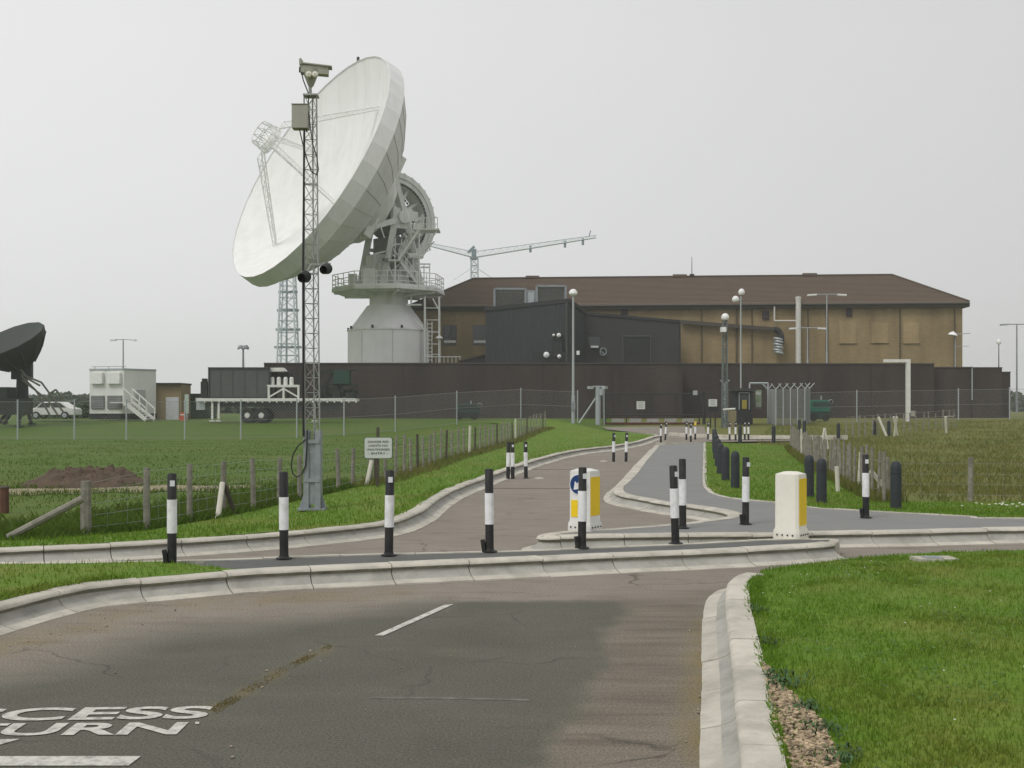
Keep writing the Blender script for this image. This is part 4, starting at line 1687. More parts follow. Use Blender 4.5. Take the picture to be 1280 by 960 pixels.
# louvred plant screens on the roof slope
for x0, x1, y0, y1, lab in ((618, 657, 361, 384, "boxy grey louvred plant screen at the left end of the brown roof"), (671, 707, 357.5, 378, "taller grey louvred plant screen just above the slate block")):
    t = thing("plant_screen", lab, "plant screen", P((x0 + x1) / 2, y1, 118.6), "louvred screens on the roof")
    mb = MB()
    yy = 118.5
    for px in (x0, x1):
        for d in (0, 3):
            mb.bar((PX(px, yy), yy + d, PZ(y1 + 6, yy)), (PX(px, yy), yy + d, PZ(y0, yy)), .2)
    for d in (0, 3):
        for py in (y0, y1):
            mb.bar((PX(x0, yy), yy + d, PZ(py, yy)), (PX(x1, yy), yy + d, PZ(py, yy)), .2)
    for px in (x0, x1):
        mb.bar((PX(px, yy), yy, PZ(y0, yy)), (PX(px, yy), yy + 3, PZ(y0, yy)), .16)
    mb.build("frame", GALV_DARK, t)
    mb = MB()
    n = 11
    for k in range(n):
        py = y0 + 1 + (y1 - y0 - 1.5) * k / n
        mb.box((PX((x0 + x1) / 2, yy), yy + .15, PZ(py, yy)), (PX(x1, yy) - PX(x0, yy) - .25, .03, .13), M=Matrix.Rotation(R(35), 3, 'X'))
    for px in np.linspace(x0 + 4, x1 - 4, 5):
        mb.bar((PX(px, yy), yy + .3, PZ(y1, yy)), (PX(px, yy), yy + .3, PZ(y0, yy)), .08)
    mb.build("louvre", LOUVRE, t)
    mb = MB()
    mb.box((PX((x0 + x1) / 2, yy), yy + 1.6, PZ((y0 + y1) / 2 + 1, yy)), (PX(x1, yy) - PX(x0, yy) - .6, 1.8, (y1 - y0) * yy / FPX - .5))
    mb.build("chiller", LOUVRE, t)
t = thing("roof_unit", "small pale cabinet between the two louvred roof screens", "roof unit", P(664, 378, 119))
mb = MB()
mb.box(P(664, 372, 119), (.9, 1, 1.5))
mb.build("cabinet", GALV_DARK, t)
mb = MB()
mb.box(P(664, 372, 118.45), (.6, .06, 1.1))
mb.build("grille", GALV, t)

# ------------------------------------------------------------------ compound wall
cw = thing("compound_wall", "long dark brown brick wall round the compound in front of the buildings", "wall", (0, 105, .9))
for x0, x1, ytop, y in ((330, 853, 455, 105), (853, 1167.5, 455.5, 108), (1167.5, 1214.5, 460, 109), (1215.6, 1252.5, 460.5, 109), (1252.5, 1263, 466, 111)):
    mb = MB()
    mb.prism([(PX(x0, y), y), (PX(x1, y), y), (PX(x1, y), y + .45), (PX(x0, y), y + .45)], .6, PZ(ytop, y))
    ws = mb.build("wall_section", WALL_BRICK, cw)
    mb = MB()
    mb.box(((PX(x0, y) + PX(x1, y)) / 2, y + .225, PZ(ytop, y) + .06), (PX(x1, y) - PX(x0, y) + .02, .62, .12))
    mb.build("coping", COPING, ws)
    nj = int((PX(x1, y) - PX(x0, y)) / 6.0)
    if nj > 1:
        mb = MB()
        for k in range(1, nj):
            xx = PX(x0, y) + (PX(x1, y) - PX(x0, y)) * k / nj
            mb.box((xx, y - .012, (PZ(ytop, y) + .6) / 2), (.05, .03, PZ(ytop, y) - .62))
        mb.build("joint_line", mat("wall_joint", (.035, .028, .027), .9), ws)
mb = MB()
mb.prism([(PX(853, 105) - .45, 105.5), (PX(853, 105), 105.5), (PX(853, 105), 108), (PX(853, 105) - .45, 108)], .6, PZ(455, 105) - .02)
mb.build("return_wall", WALL_BRICK, cw)
mb = MB()
mb.bar(P(1215, 458, 109), P(1215, 500, 109), .1)
mb.build("movement_joint", GALV, cw)
# ------------------------------------------------------------------ black and white marker posts
def make_post(label, loc):
    t = thing("marker_post", label, "bollard", (0, 0, 0), "black and white marker posts")
    mb = MB()
    mb.lathe([(.02, 0), (.052, 0), (.052, 1.0), (.047, 1.008), (.035, 1.008), (.035, .96), (.01, .96)], 16)
    mb.build("post", BLACK, t)
    mb = MB()
    mb.lathe([(.0525, .335), (.056, .335), (.056, .715), (.0525, .715)], 16)
    mb.build("white_band", WHITE_BAND, t)
    mb = MB()
    mb.box((.012, -.056, .9), (.052, .012, .065))
    mb.build("reflector", REFLECT, t)
    mb = MB()
    mb.lathe([(.095, 0), (.095, .008), (.06, .02), (.055, .035)], 16)
    mb.build("base_plate", BLACK, t)
    mb = MB()
    mb.box((-.072, -.02, .075), (.045, .06, .15), M=Matrix.Rotation(R(-8), 3, 'Y'))
    mb.build("latch", BLACK, t)
    return t


G_POST = "black and white marker posts"
posts = [
    ((215, 703), KH, "black and white post standing in the grass strip, hinge box at its foot", ('base_plate',), 0, (0, 0)),
    ((355, 698), KH, "black and white post with flat base, second from left along the front kerb", ('latch', 'reflector'), 0, (0, 0)),
    ((486, 694), KH, "black and white post with reflector, third from left along the front kerb", ('latch',), 0, (0, 0)),
    ((612, 689.5), KH, "black and white post with hinge box, fourth from left along the front kerb", ('reflector',), 0, (0, 0)),
    ((727.5, 685), KH, "black and white post standing right in front of the blue arrow bollard", (), .3, (0, 0)),
    ((844.5, 679.5), KH, "leaning black and white post at the right of the front kerb row", ('latch',), .35, (0, R(-2.2))),
    ((853.5, 660), KH, "upright black and white post just behind the leaning one", ('latch', 'reflector'), 0, (0, 0)),
    ((932, 655), KH, "black and white post on the footpath beside the plain cream bollard", (), .2, (0, 0)),
    ((1082.5, 647), KH, "black and white post on the footpath, rightmost of all", (), -.2, (0, R(-.6))),
    ((635, 598.5), 0, "black and white post at the left kerb bend, left one of the close pair", ('latch', 'base_plate', 'reflector'), 0, (0, 0)),
    ((641, 598.5), 0, "black and white post at the left kerb bend, right one of the close pair", ('latch', 'base_plate'), 0, (0, 0)),
    ((657.5, 598), 0, "black and white post by the left kerb bend standing apart to the right", ('latch',), 0, (0, 0)),
    ((767, 577), 0, "black and white post in mid road, left one of two beyond the arrow bollard", ('latch', 'base_plate'), .4, (0, 0)),
    ((782.5, 577), 0, "black and white post in mid road, right one of two beyond the arrow bollard", ('latch', 'base_plate'), 0, (0, R(1))),
    ((826, 553), 0, "tiny far black and white post where the road narrows, leftmost by the gate", ('latch', 'base_plate'), 0, (0, 0)),
    ((831.5, 550), 0, "tiny far black and white post just right of the leftmost one near the gate", ('latch', 'base_plate'), 0, (0, R(3))),
    ((858, 550), .0, "tiny far black and white post, left of the three in the gate entrance", ('latch', 'base_plate'), 0, (0, 0)),
    ((863.5, 552.5), .0, "tiny far black and white post, middle of the three in the gate entrance", ('latch', 'base_plate'), 0, (0, 0)),
    ((869, 549.5), .0, "tiny far post with a yellow reflector top in the gate entrance", ('latch', 'base_plate'), 0, (0, 0)),
    ((885, 550), .0, "tiny far black and white post alone below the square white notice", ('latch', 'base_plate'), 0, (0, 0)),
    ((912, 550.5), .0, "tiny far black and white post right beside the dark bollard row", ('latch', 'base_plate'), 0, (0, 0)),
    ((919.5, 550.5), .0, "tiny far black and white post left of the short dark bollard at the junction", ('latch', 'base_plate'), 0, (0, 0)),
    ((931, 550), .0, "tiny far black and white post right of the short dark bollard at the junction", ('latch', 'base_plate'), 0, (0, 0)),
    ((935.5, 550), .0, "tiny far black and white post, right end of the far junction row", ('latch', 'base_plate'), 0, (0, 0)),
]
proto = make_post("", (0, 0, 0))
for (px, py), dz, lab, skip, rz, tilt in posts:
    tilt = (tilt[0] + random.uniform(-.012, .012), tilt[1] + random.uniform(-.014, .014))
    o = dup(proto, gp(px, py, dz), rz + random.uniform(-.15, .15), lab, G_POST, skip, tilt)
    if "yellow" in lab:
        mb = MB()
        mb.lathe([(.06, .78), (.06, .98), (.02, 1.02)], 12)
        ob = mb.build("yellow_top", YELLOW, None)
        ob.parent = o
for ch in list(proto.children):
    bpy.data.objects.remove(ch)
bpy.data.objects.remove(proto)

# ------------------------------------------------------------------ stout charcoal bollards
def make_stout():
    t = thing("plastic_bollard", "", "bollard", (0, 0, 0), "charcoal bollards by the footpath")
    mb = MB()
    mb.lathe([(.02, -.05), (.098, -.05), (.096, .7), (.09, .76), (.06, .81), (.01, .825)], 20)
    mb.build("body", CHARCOAL, t)
    mb = MB()
    mb.lathe([(.0975, .6), (.101, .605), (.101, .625), (.0975, .63)], 20)
    mb.build("moulded_ring", CHARCOAL, t)
    return t


proto = make_stout()
for (px, py), dz, lab in [
    ((919, 610), .17, "stout charcoal bollard at the near right end of the tight row"),
    ((907, 600.5), .17, "stout charcoal bollard second from the near end of the tight row"),
    ((900.5, 592.5), .17, "stout charcoal bollard third from the near end of the tight row"),
    ((897.5, 583), .17, "stout charcoal bollard fourth in the tight row, mostly hidden"),
    ((895, 574), .17, "stout charcoal bollard fifth in the tight row, mostly hidden"),
    ((893.5, 566), .17, "stout charcoal bollard sixth in the tight row, mostly hidden"),
    ((893, 560), .12, "stout charcoal bollard at the far end of the tight row"),
    ((925, 552.5), 0.05, "short dark bollard among the far black and white posts"),
    ((967, 552.5), 0.05, "dark bollard alone on the grass edge before the mesh cage"),
    ((1011.5, 618), .15, "dark bollard half hidden behind the plain cream bollard"),
    ((1027, 627), .17, "stout charcoal bollard just right of the plain cream bollard"),
    ((1120, 633.5), .17, "stout charcoal bollard with rounded top beside the white brace"),
    ((999, 541), 0.05, "small far dark bollard, left one below the mesh cage corner"),
    ((1005.5, 543), 0.05, "small far dark bollard, right one below the mesh cage corner"),
    ((1048, 547.5), 0.05, "small far dark bollard below the green machine"),
    ((1093, 542.5), 0.05, "small far dark bollard left of the leaning white stakes"),
    ((1111, 543.5), 0.05, "small far dark bollard right of the leaning white stakes"),
]:
    dup(proto, gp(px, py, dz), 0, lab, "charcoal bollards by the footpath")
for ch in list(proto.children):
    bpy.data.objects.remove(ch)
bpy.data.objects.remove(proto)

# ------------------------------------------------------------------ square traffic island bollards
def island_bollard(label, px, py, h_px, wl_px, wr_px, material, arrow):
    """a four sided lamp-box bollard seen on its corner"""
    b = gp(px, py, KH)
    s = b.y / FPX
    t = thing("traffic_bollard", label, "bollard", b)
    h = h_px * s
    rot = math.atan2(wr_px, wl_px)
    side = math.hypot(wl_px, wr_px) * s          # square plan turned by rot
    hw = side / 2
    L_dir = Vector((-math.cos(rot), math.sin(rot), 0))
    R_dir = Vector((math.sin(rot), math.cos(rot), 0))
    # near corner is at px; the box centre lies behind it
    c = b + (L_dir + R_dir) * hw
    X, Y = -L_dir, R_dir

    def ring(hw_, z, bev=.035):
        q = []
        for sx, sy in ((1, -1), (1, 1), (-1, 1), (-1, -1)):
            p = c + X * sx * hw_ + Y * sy * hw_
            nx_ = {(1, -1): (-bev, 0, 0, bev), (1, 1): (0, -bev, -bev, 0), (-1, 1): (bev, 0, 0, -bev), (-1, -1): (0, bev, bev, 0)}[(sx, sy)]
            q.append(p + X * nx_[0] + Y * nx_[1] + UP * z)
            q.append(p + X * nx_[2] + Y * nx_[3] + UP * z)
        return q
    rings = [ring(hw * 1.12, -.02), ring(hw * 1.12, .05), ring(hw * 1.09, .10), ring(hw, .135), ring(hw * .985, h - .035), ring(hw * .96, h - .015), ring(hw * .5, h + .015)]
    vs = [v for r in rings for v in r]
    fs = []
    for i in range(len(rings) - 1):
        for k in range(8):
            fs.append((i * 8 + k, i * 8 + (k + 1) % 8, (i + 1) * 8 + (k + 1) % 8, (i + 1) * 8 + k))
    fs.append(tuple((len(rings) - 1) * 8 + k for k in range(8)))
    mb = MB()
    mb.add(vs, fs)
    body = mb.build("body", material, t)

    def panel(nm, face, u0, u1, z0, z1, m, d=.006):
        fdir, n = (X, -Y) if face == 'l' else (Y, X)
        # both faces start at the near corner
        base = c + X * hw - Y * hw
        along = -X if face == 'l' else Y
        q = [base + along * side * u0 + UP * z0, base + along * side * u1 + UP * z0, base + along * side * u1 + UP * z1, base + along * side * u0 + UP * z1]
        q = [p + n * .001 for p in q]
        mbp = MB()
        mbp.extrude(q, n * d)
        return mbp.build(nm, m, t)
    for along, n in ((-X, -Y), (Y, X)):
        for u in (.18, .4, .62, .84):
            p = c + X * hw - Y * hw + along * side * u + n * (hw * .12) + UP * .045
            bolts = MB()
            bolts.tube(p, p + n * .012, .012, n=6)
            bolts.build("bolt", DARK_STEEL, t)
    return t, panel, c, X, Y, hw, side, h


t, panel, c, X, Y, hw, side, h = island_bollard("white island bollard with a blue arrow disc and yellow panels", 736, 664, 76, 24.5, 17.5, WHITE_PAINT, True)
panel("yellow_panel", 'r', .14, .86, .21, h - .1, YELLOW)
panel("yellow_panel", 'l', .14, .86, .19, h * .50, YELLOW)
base = c + X * hw - Y * hw
dcn = base - X * side * .5 + UP * (h * .76)
mb = MB()
mb.lathe([(side * .40, .001), (side * .40, .008), (.005, .008)], 32, dcn, -Y)
disc = mb.build("arrow_disc", BLUE, t)
mb = MB()
mb.lathe([(side * .40, .0), (side * .43, .0), (side * .43, .010), (side * .40, .010)], 32, dcn, -Y)
mb.build("disc_border", WHITE_BAND, disc)
mb = MB()                                       # white arrow pointing down to the left
ad = (-X - UP).normalized()
an = ad.cross(-Y).normalized()
rr = side * .40
q0 = dcn - Y * .0085
mb.extrude([q0 - ad * rr * .72 + an * rr * .17, q0 + ad * rr * .05 + an * rr * .17, q0 + ad * rr * .05 - an * rr * .17, q0 - ad * rr * .72 - an * rr * .17], -Y * .003)
mb.extrude([q0 + ad * rr * .8, q0 + ad * rr * .04 + an * rr * .52, q0 + ad * rr * .04 - an * rr * .52], -Y * .0032)
mb.build("arrow", WHITE_BAND, disc)
t2, panel, *_ = island_bollard("plain cream island bollard with one yellow strip on the kerb end", 997, 674, 82, 25, 19, CREAM, False)
panel("yellow_strip", 'r', .16, .86, .17, .80, YELLOW)

# pale studs and slabs lying on the ground
for px, py, lab, dz in ((755, 577, "small pale stud on the road left of the two mid road posts", 0), (674, 598.5, "small pale stud on the road near the left kerb bend", 0)):
    b = gp(px, py, dz)
    t = thing("road_stud", lab, "road stud", b)
    mb = MB()
    mb.lathe([(.14, 0), (.12, .03), (.05, .045), (.005, .047)], 14, b)
    mb.build("dome", CONC_EDGE, t)
b = gp(1168, 699.5, .2)
t = thing("inspection_cover", "pale concrete slab with a cover set in the near lawn", "manhole cover", b)
mb = MB()
mb.box(b + Vector((0, 0, .0)), (.46, .30, .05), .05)
mb.build("slab", CONC_EDGE, t)
mb = MB()
mb.box(b + Vector((-.03, -.02, .027)), (.2, .16, .012), .05)
mb.build("lid", GALV_DARK, t)

# ------------------------------------------------------------------ timber fences
def rough_post(mb, p, h, r, lean=(0, 0), n=8, flat_top=True):
    q = p + Vector((lean[0], lean[1], h))
    m_ = p.lerp(q, .5) + Vector((random.uniform(-.01, .01), random.uniform(-.01, .01), 0))
    mb.tube(p - UP * .15, m_, r * 1.04, r, n, True)
    mb.tube(m_ - UP * .001, q, r, r * .94, n, True)


def on_ground(v, dz=-.05):
    return Vector((v[0], v[1], gz(v[0], v[1]) + dz))


fl = thing("post_and_wire_fence", "weathered post and wire fence running from the left foreground up to the gate", "fence", on_ground(fence_l[0]))
near = [(108, 672, .80, .085, WOOD), (184, 665, .95, .055, WOOD), (237, 655, .95, .05, WOOD), (279, 645, .93, .055, WOOD), (317, 640, .95, .05, WOOD), (349, 632, .9, .05, WOOD),
        (374, 626, .9, .05, WOOD), (423, 616, .95, .05, WOOD), (441, 611, .92, .05, WOOD), (464, 605, .9, .05, WOOD)]
line_l = []
for px, py, h, r, m in near:
    b = gp(px, py, -.03)
    mb = MB()
    rough_post(mb, b, h * 1.08, r, (random.uniform(-.03, .03), 0))
    mb.build("post", m, fl)
    line_l.append((b, h * 1.08))
b = gp(462, 607, 0)
mb = MB()
mb.tube(P(458, 607, b.y - .3), P(464.5, 576, b.y), .055)
mb.build("brace", WOOD_WHITE, fl)
mb = MB()
mb.tube(P(10, 672, 16.2), P(104, 623, 16.35), .055)
mb.build("brace", WOOD, fl)
b = gp(279, 645, 0)
mb = MB()
mb.tube(P(272, 650, b.y - .5), P(278, 604, b.y), .05)
mb.build("brace", WOOD_WHITE, fl)
mb = MB()
mb.tube(P(294, 644, b.y + .2), P(281, 606, b.y), .045)
mb.build("brace", WOOD_DARK, fl)
ln = smooth_line(fence_l[9:], 1.25)
far_white = (14, 26, 37)
for k, p in enumerate(ln[:44]):
    b = on_ground(p, .0)
    mb = MB()
    rough_post(mb, b, 1.1 + random.uniform(-.08, .1), .045 if k not in far_white else .06, (random.uniform(-.06, .06), random.uniform(-.05, .05)), 6)
    mb.build("post", WOOD_WHITE if k in far_white else (WOOD if k % 5 else WOOD_DARK), fl)
    line_l.append((b, 1.1))
mb = MB()
for (a, ha), (b_, hb) in zip(line_l, line_l[1:]):
    for f in (.18, .38, .58, .78, .95):
        mb.tube(a + UP * ha * f, b_ + UP * hb * f, .0035, n=3, caps=False)
for k in range(len(line_l) - 1):                # stock netting verticals
    a, ha = line_l[k]
    b_, hb = line_l[k + 1]
    n = max(2, int((b_ - a).length / .3))
    for i in range(n):
        p = a.lerp(b_, i / n)
        mb.tube(p + UP * .1, p + UP * ha * .9, .0025, n=3, caps=False)
mb.build("wire", WIRE, fl)
# the separate dark post at the left edge of the field
t = thing("gate_stump", "short dark red brown post at the far left edge of the field", "post", gp(5, 640, -.05))
b = gp(5, 640, -.05)
mb = MB()
rough_post(mb, b, 30 * b.y / FPX, .10)
mb.build("post", mat("red_wood", (.12, .06, .04), .9, var=.3), t)
mb = MB()
mb.lathe([(.11, 0), (.09, .03), (.01, .05)], 8, b + UP * 30 * b.y / FPX)
mb.build("cap", WOOD_DARK, t)

fr = thing("paling_fence", "weathered paling fence running back from the right footpath to the mesh cage", "fence", on_ground(fence_r[5]))
ln = smooth_line(list(reversed([gp(x, y, .02).to_2d() for x, y in fence_r_px])), .62)
for k, p in enumerate(ln):
    b = on_ground(p, .03)
    mb = MB()
    rough_post(mb, b, 1.0 + random.uniform(-.1, .12), .034 + .012 * (k % 4 == 0), (random.uniform(-.05, .05), random.uniform(-.05, .05)), 6)
    mb.build("pale", WOOD_WHITE if k in (5, 30) else WOOD, fr)
mb = MB()
for a, b_ in zip(ln, ln[1:]):
    for f in (.25, .55, .85):
        mb.tube(on_ground(a, f), on_ground(b_, f), .005, n=3, caps=False)
mb.build("wire", WIRE, fr)
b0 = gp(1088, 623, 0)
mb = MB()
mb.bar(P(1088, 588, b0.y), P(1113, 617, b0.y - .3), .07, .07)
mb.build("brace", WOOD_WHITE, fr)
b0 = gp(1046, 617, 0)
mb = MB()
mb.tube(P(1047.5, 617, b0.y), P(1046, 583, b0.y), .05)
mb.build("stake", WOOD_WHITE, fr)
b0 = gp(1031, 562, 0)
mb = MB()
mb.tube(P(1026, 561, b0.y), P(1031, 535, b0.y), .06)
mb.tube(P(1035, 561, b0.y), P(1031, 535, b0.y), .05)
mb.build("brace", WOOD_WHITE, fr)

f2 = thing("roadside_fence", "sparse post and wire fence along the right field behind the footpath", "fence", on_ground(fence_r[6]))
rl_ = [(1110, 628, .95), (1213, 630.5, .98), (1318, 633, 1.0), (1424, 636, 1.0), (1560, 640, 1.0)]
prev = None
mbw = MB()
for px, py, h in rl_:
    b = gp(px, py, -.05)
    mb = MB()
    rough_post(mb, b, h, .06, (random.uniform(-.02, .02), 0))
    mb.build("post", WOOD, f2)
    if prev is not None:
        for f in (.2, .42, .64, .86):
            mbw.tube(prev[0] + UP * prev[1] * f, b + UP * h * f, .003, n=3, caps=False)
        n = int((b - prev[0]).length / .3)
        for i in range(n):
            p = prev[0].lerp(b, i / n)
            mbw.tube(p + UP * .1, p + UP * h * .86, .002, n=3, caps=False)
    prev = (b, h)
mbw.build("wire", WIRE, f2)

f3 = thing("field_fence", "low far fence of pale stakes across the right field before the wall", "fence", gp(1110, 545, 0))
for k, px in enumerate(range(1058, 1196, 8)):
    py = 547.5 - (px - 1058) * .10
    b = gp(px, py, 0)
    mb = MB()
    rough_post(mb, b, 1.15 + random.uniform(-.1, .1), .045, (random.uniform(-.1, .1), 0), 5)
    mb.build("stake", WOOD, f3)
for a_, b_ in (((1098, 521), (1108, 545)), ((1122, 544), (1117, 521)), ((1118, 545), (1121, 521)), ((1183, 541), (1182, 521))):
    y = gp(a_[0], 545, 0).y
    mb = MB()
    mb.tube(P(*a_, y), P(*b_, y - .3), .07, n=6)
    mb.build("brace", WOOD_WHITE, f3)
mb = MB()
a_, b_ = gp(1058, 547, 0), gp(1196, 534, 0)
for h in (.4, .8, 1.15):
    mb.tube(a_ + UP * h, b_ + UP * h, .012, n=3)
mb.tube(P(1178, 521, a_.y + 8), P(1192, 521, a_.y + 8), .06, n=5)
mb.build("rail", WOOD, f3)

# ------------------------------------------------------------------ chain link security fences
def chain_fence(name, label, pts, h=2.45, diag=.22, crank=False, mesh_r=.0042, post_r=.05, loc=None):
    """pts: ground points of the posts"""
    t = thing(name, label, "fence", loc or pts[0])
    for p in pts:
        mb = MB()
        mb.tube(p - UP * .2, p + UP * (h + .12), post_r, n=6)
        if crank:
            for s in (-1, 1):
                mb.tube(p + UP * h, p + UP * (h + .45) + Vector((s * .38, -.05, 0)), post_r * .8, n=5)
        mb.build("post", GALV, t)
    mb = MB()
    for a, b in zip(pts, pts[1:]):
        d = b - a
        L_ = d.length
        for f in (.03, .5, .99):
            mb.tube(a + UP * h * f, b + UP * h * f, .012, n=3, caps=False)
        n = int((L_ + h) / diag)
        for k in range(n):
            for s in (0, 1):
                t0 = k * diag - h
                x0, z0, x1, z1 = t0, 0, t0 + h, h
                if x0 < 0:
                    z0, x0 = -x0, 0
                if x1 > L_:
                    z1, x1 = z1 - (x1 - L_), L_
                if x1 <= x0:
                    continue
                if s:
                    z0, z1 = h - z0, h - z1
                mb.tube(a + d * (x0 / L_) + UP * z0, a + d * (x1 / L_) + UP * z1, mesh_r, n=3, caps=False)
    mb.build("mesh", WIRE, t)
    return t


lp = [(-70, 73), (-25, 73), (22, 73), (93, 73), (158, 73), (231, 73), (301, 73.5), (371, 74.5), (430, 76), (494, 80), (571, 86), (651, 90.5), (722, 91.5)]
chain_fence("chain_link_fence", "long chain link fence with thin grey posts across the left field", [at(x, y, -.03) for x, y in lp])
chain_fence("chain_link_fence", "chain link fence with pale posts in front of the right brown wall", [at(x, 91, -.03) for x in (1008, 1071, 1134, 1198, 1262, 1330)])
cage_pts = [at(x, y, -.03) for x, y in ((960, 92.5), (970, 86), (979, 86), (988, 86), (997, 86), (1006, 86), (1012, 91))]
chain_fence("turnstile_cage", "pale galvanised mesh cage with cranked post tops right of the gate", cage_pts, 2.75, .12, True, .02, .045)
# ------------------------------------------------------------------ the gate
g0, g1 = at(750, 91, 0), at(878, 91, 0)
gate = thing("sliding_gate", "wide dark sliding gate with a red and white lower beam", "gate", g0)
zt_ = PZ(492, 91)
mb = MB()
mb.tube((g0.x, 91, zt_), (g1.x, 91, zt_), .06, n=6)
mb.tube((g0.x, 91, zt_ - 1.75), (g1.x, 91, zt_ - 1.75), .06, n=6)
for px in (757, 783, 814, 845, 874):
    mb.tube(P(px, 535, 91), P(px, 492, 91), .055, n=6)
mb.build("frame", DARK_STEEL, gate)
mb = MB()
for px in np.arange(757, 875, 2.0):
    mb.tube(P(px, 519, 91.02), P(px, 493, 91.02), .012, n=3, caps=False)
mb.build("bar_infill", DARK_STEEL, gate)
mb = MB()
mb.box(P(814, 530.5, 90.9), (122 * 91 / FPX, .2, .3))
mb.build("lower_beam", MAROON, gate)
mb = MB()
for k in range(5):
    mb.box(P(772 + k * 22, 525.5, 90.92), (15 * 91 / FPX, .16, .3))
mb.build("white_stripe", mat("stripe_grey", (.34, .33, .32), .6, var=.2), gate)
mb = MB()
mb.box(P(801, 506.5, 90.86), (10.5 * 91 / FPX, .03, 10 * 91 / FPX))
nb = mb.build("notice", SIGN_WHITE, gate)
mb = MB()
for k in range(3):
    mb.box(P(801, 503.5 + k * 2.6, 90.84), (6.5 * 91 / FPX, .012, .05))
mb.build("lettering", mat("faint_ink", (.3, .31, .31), .6), nb)
gpst = thing("gate_post", "thick grey steel gate post with small cameras on top and a raking stay", "gate post", at(747.5, 88.5))
mb = MB()
b = at(747.5, 88.5, -.1)
mb.tube(b, P(747.5, 484, 88.5), .21, n=14)
mb.build("post", GALV, gpst)
mb = MB()
mb.tube(at(755, 89, -.1), P(754.5, 485, 89), .075, n=8)
mb.tube(P(721, 533, 88.6), P(745, 497, 88.5), .07, n=6)
mb.build("stay", GALV, gpst)
mb = MB()
mb.box(P(738, 484.5, 88.3), (.3, .5, .22), .4)
mb.box(P(756, 484.5, 88.3), (.3, .5, .22), -.5)
mb.box(P(748, 483, 88.4), (.9, .1, .1))
mb.box(P(751, 490, 88.2), (.25, .25, .5))
mb.build("camera", GALV, gpst)
gp2 = thing("gate_post", "dark gate post with a small pale lamp at the right end of the gate", "gate post", at(880, 91))
mb = MB()
mb.tube(at(880, 91, -.1), P(880, 490, 91), .13, n=10)
mb.build("post", DARK_STEEL, gp2)
mb = MB()
mb.box(P(869, 491, 90.6), (.32, .32, .36))
mb.build("lamp", GALV, gp2)
# entry kiosk and notices by the gate
k_ = thing("entry_kiosk", "dark turnstile kiosk with a yellow notice beside the gate", "kiosk", at(929, 88))
mb = MB()
yk = 88.0
zb = at(929, yk).z
mb.box((PX(929, yk), yk + .7, (zb + PZ(489, yk)) / 2), (24 * yk / FPX, 1.4, PZ(489, yk) - zb))
mb.build("cabin", DARK_STEEL, k_)
mb = MB()
mb.box((PX(930, yk), yk + .6, PZ(487, yk)), (30 * yk / FPX, 1.8, .2))
mb.build("roof", mat("kiosk_roof", (.055, .055, .05), .7), k_)
mb = MB()
for px in (924, 936.5):
    mb.bar(P(px, 491, yk - .04), P(px, 512, yk - .04), .12, .08)
mb.bar(P(924, 491, yk - .04), P(936.5, 491, yk - .04), .14, .08)
kf = mb.build("door_frame", GALV_DARK, k_)
mb = MB()
mb.box(P(930.5, 505.5, yk - .05), (6 * yk / FPX, .04, .7))
mb.build("notice", mat("notice_yellow", (.35, .28, .06), .6), k_)
mb = MB()
mb.box(P(930.5, 498, yk - .03), (9 * yk / FPX, .03, .6))
mb.build("window", GLASS, k_)
t = thing("notice_board", "square white notice on a short dark stand right of the gate", "sign", at(891, 84))
mb = MB()
mb.box(P(891, 503.5, 83.9), (10.5 * 84 / FPX, .04, 9 * 84 / FPX))
bd = mb.build("board", SIGN_WHITE, t)
mb = MB()
for k in range(3):
    mb.box(P(891, 501 + k * 2.4, 83.87), (6 * 84 / FPX, .012, .05))
mb.build("lettering", MATS["faint_ink"], bd)
mb = MB()
for px in (888, 894):
    mb.tube(at(px, 84, -.1), P(px, 500, 84), .06, n=6)
mb.box(P(891, 512, 84.1), (.9, .2, .35))
mb.build("stand", DARK_STEEL, t)
t = thing("intercom_panel", "tall pale green notice panel in a white frame behind the kiosk", "panel", at(947, 90))
mb = MB()
for px in (937, 960):
    mb.tube(at(px, 90, -.1), P(px, 479, 90), .07, n=6)
mb.tube(P(937, 479, 90), P(960, 479, 90), .09, n=6)
mb.tube(P(952, 479, 90), P(960, 487, 90), .06, n=5)
mb.build("frame", GALV, t)
mb = MB()
mb.box(P(948, 499, 89.9), (7.5 * 90 / FPX, .06, 23 * 90 / FPX))
pb_ = mb.build("board", mat("pale_green_board", (.24, .3, .2), .6, var=.2, scale=2), t)
mb = MB()
mb.box(P(948, 506, 89.84), (6 * 90 / FPX, .03, .35))
mb.box(P(948, 492, 89.84), (6 * 90 / FPX, .03, .25))
mb.build("poster", mat("poster_grey", (.42, .44, .40), .6), pb_)
t = thing("barrier_arm", "short pale barrier arm on a small box by the lattice pole", "barrier", at(913, 82))
mb = MB()
mb.tube(P(904, 512, 82), P(919, 511, 82), .08, n=6)
mb.build("arm", WHITE_PAINT, t)
mb = MB()
mb.box((PX(916, 82), 82.2, gz(PX(916, 82), 82) + .6), (.5, .5, 1.3))
mb.build("cabinet", mat("cabinet_straw", (.22, .19, .11), .6), t)

# ------------------------------------------------------------------ street lamps
def lamp_post(label, px, y, ptop, pbot=None, r=.07, heads=(), material=GALV, cat="street lamp", name="street_lamp"):
    b = at(px, y, -.1) if pbot is None else P(px, pbot, y)
    t = thing(name, label, cat, b)
    mb = MB()
    tp = P(px, ptop, y)
    mb.tube(b, b.lerp(tp, .22), r * 1.35, r * 1.3, 10)
    mb.tube(b.lerp(tp, .22) - UP * .01, tp, r, r * .72, 10)
    mb.build("pole", material, t)
    return t


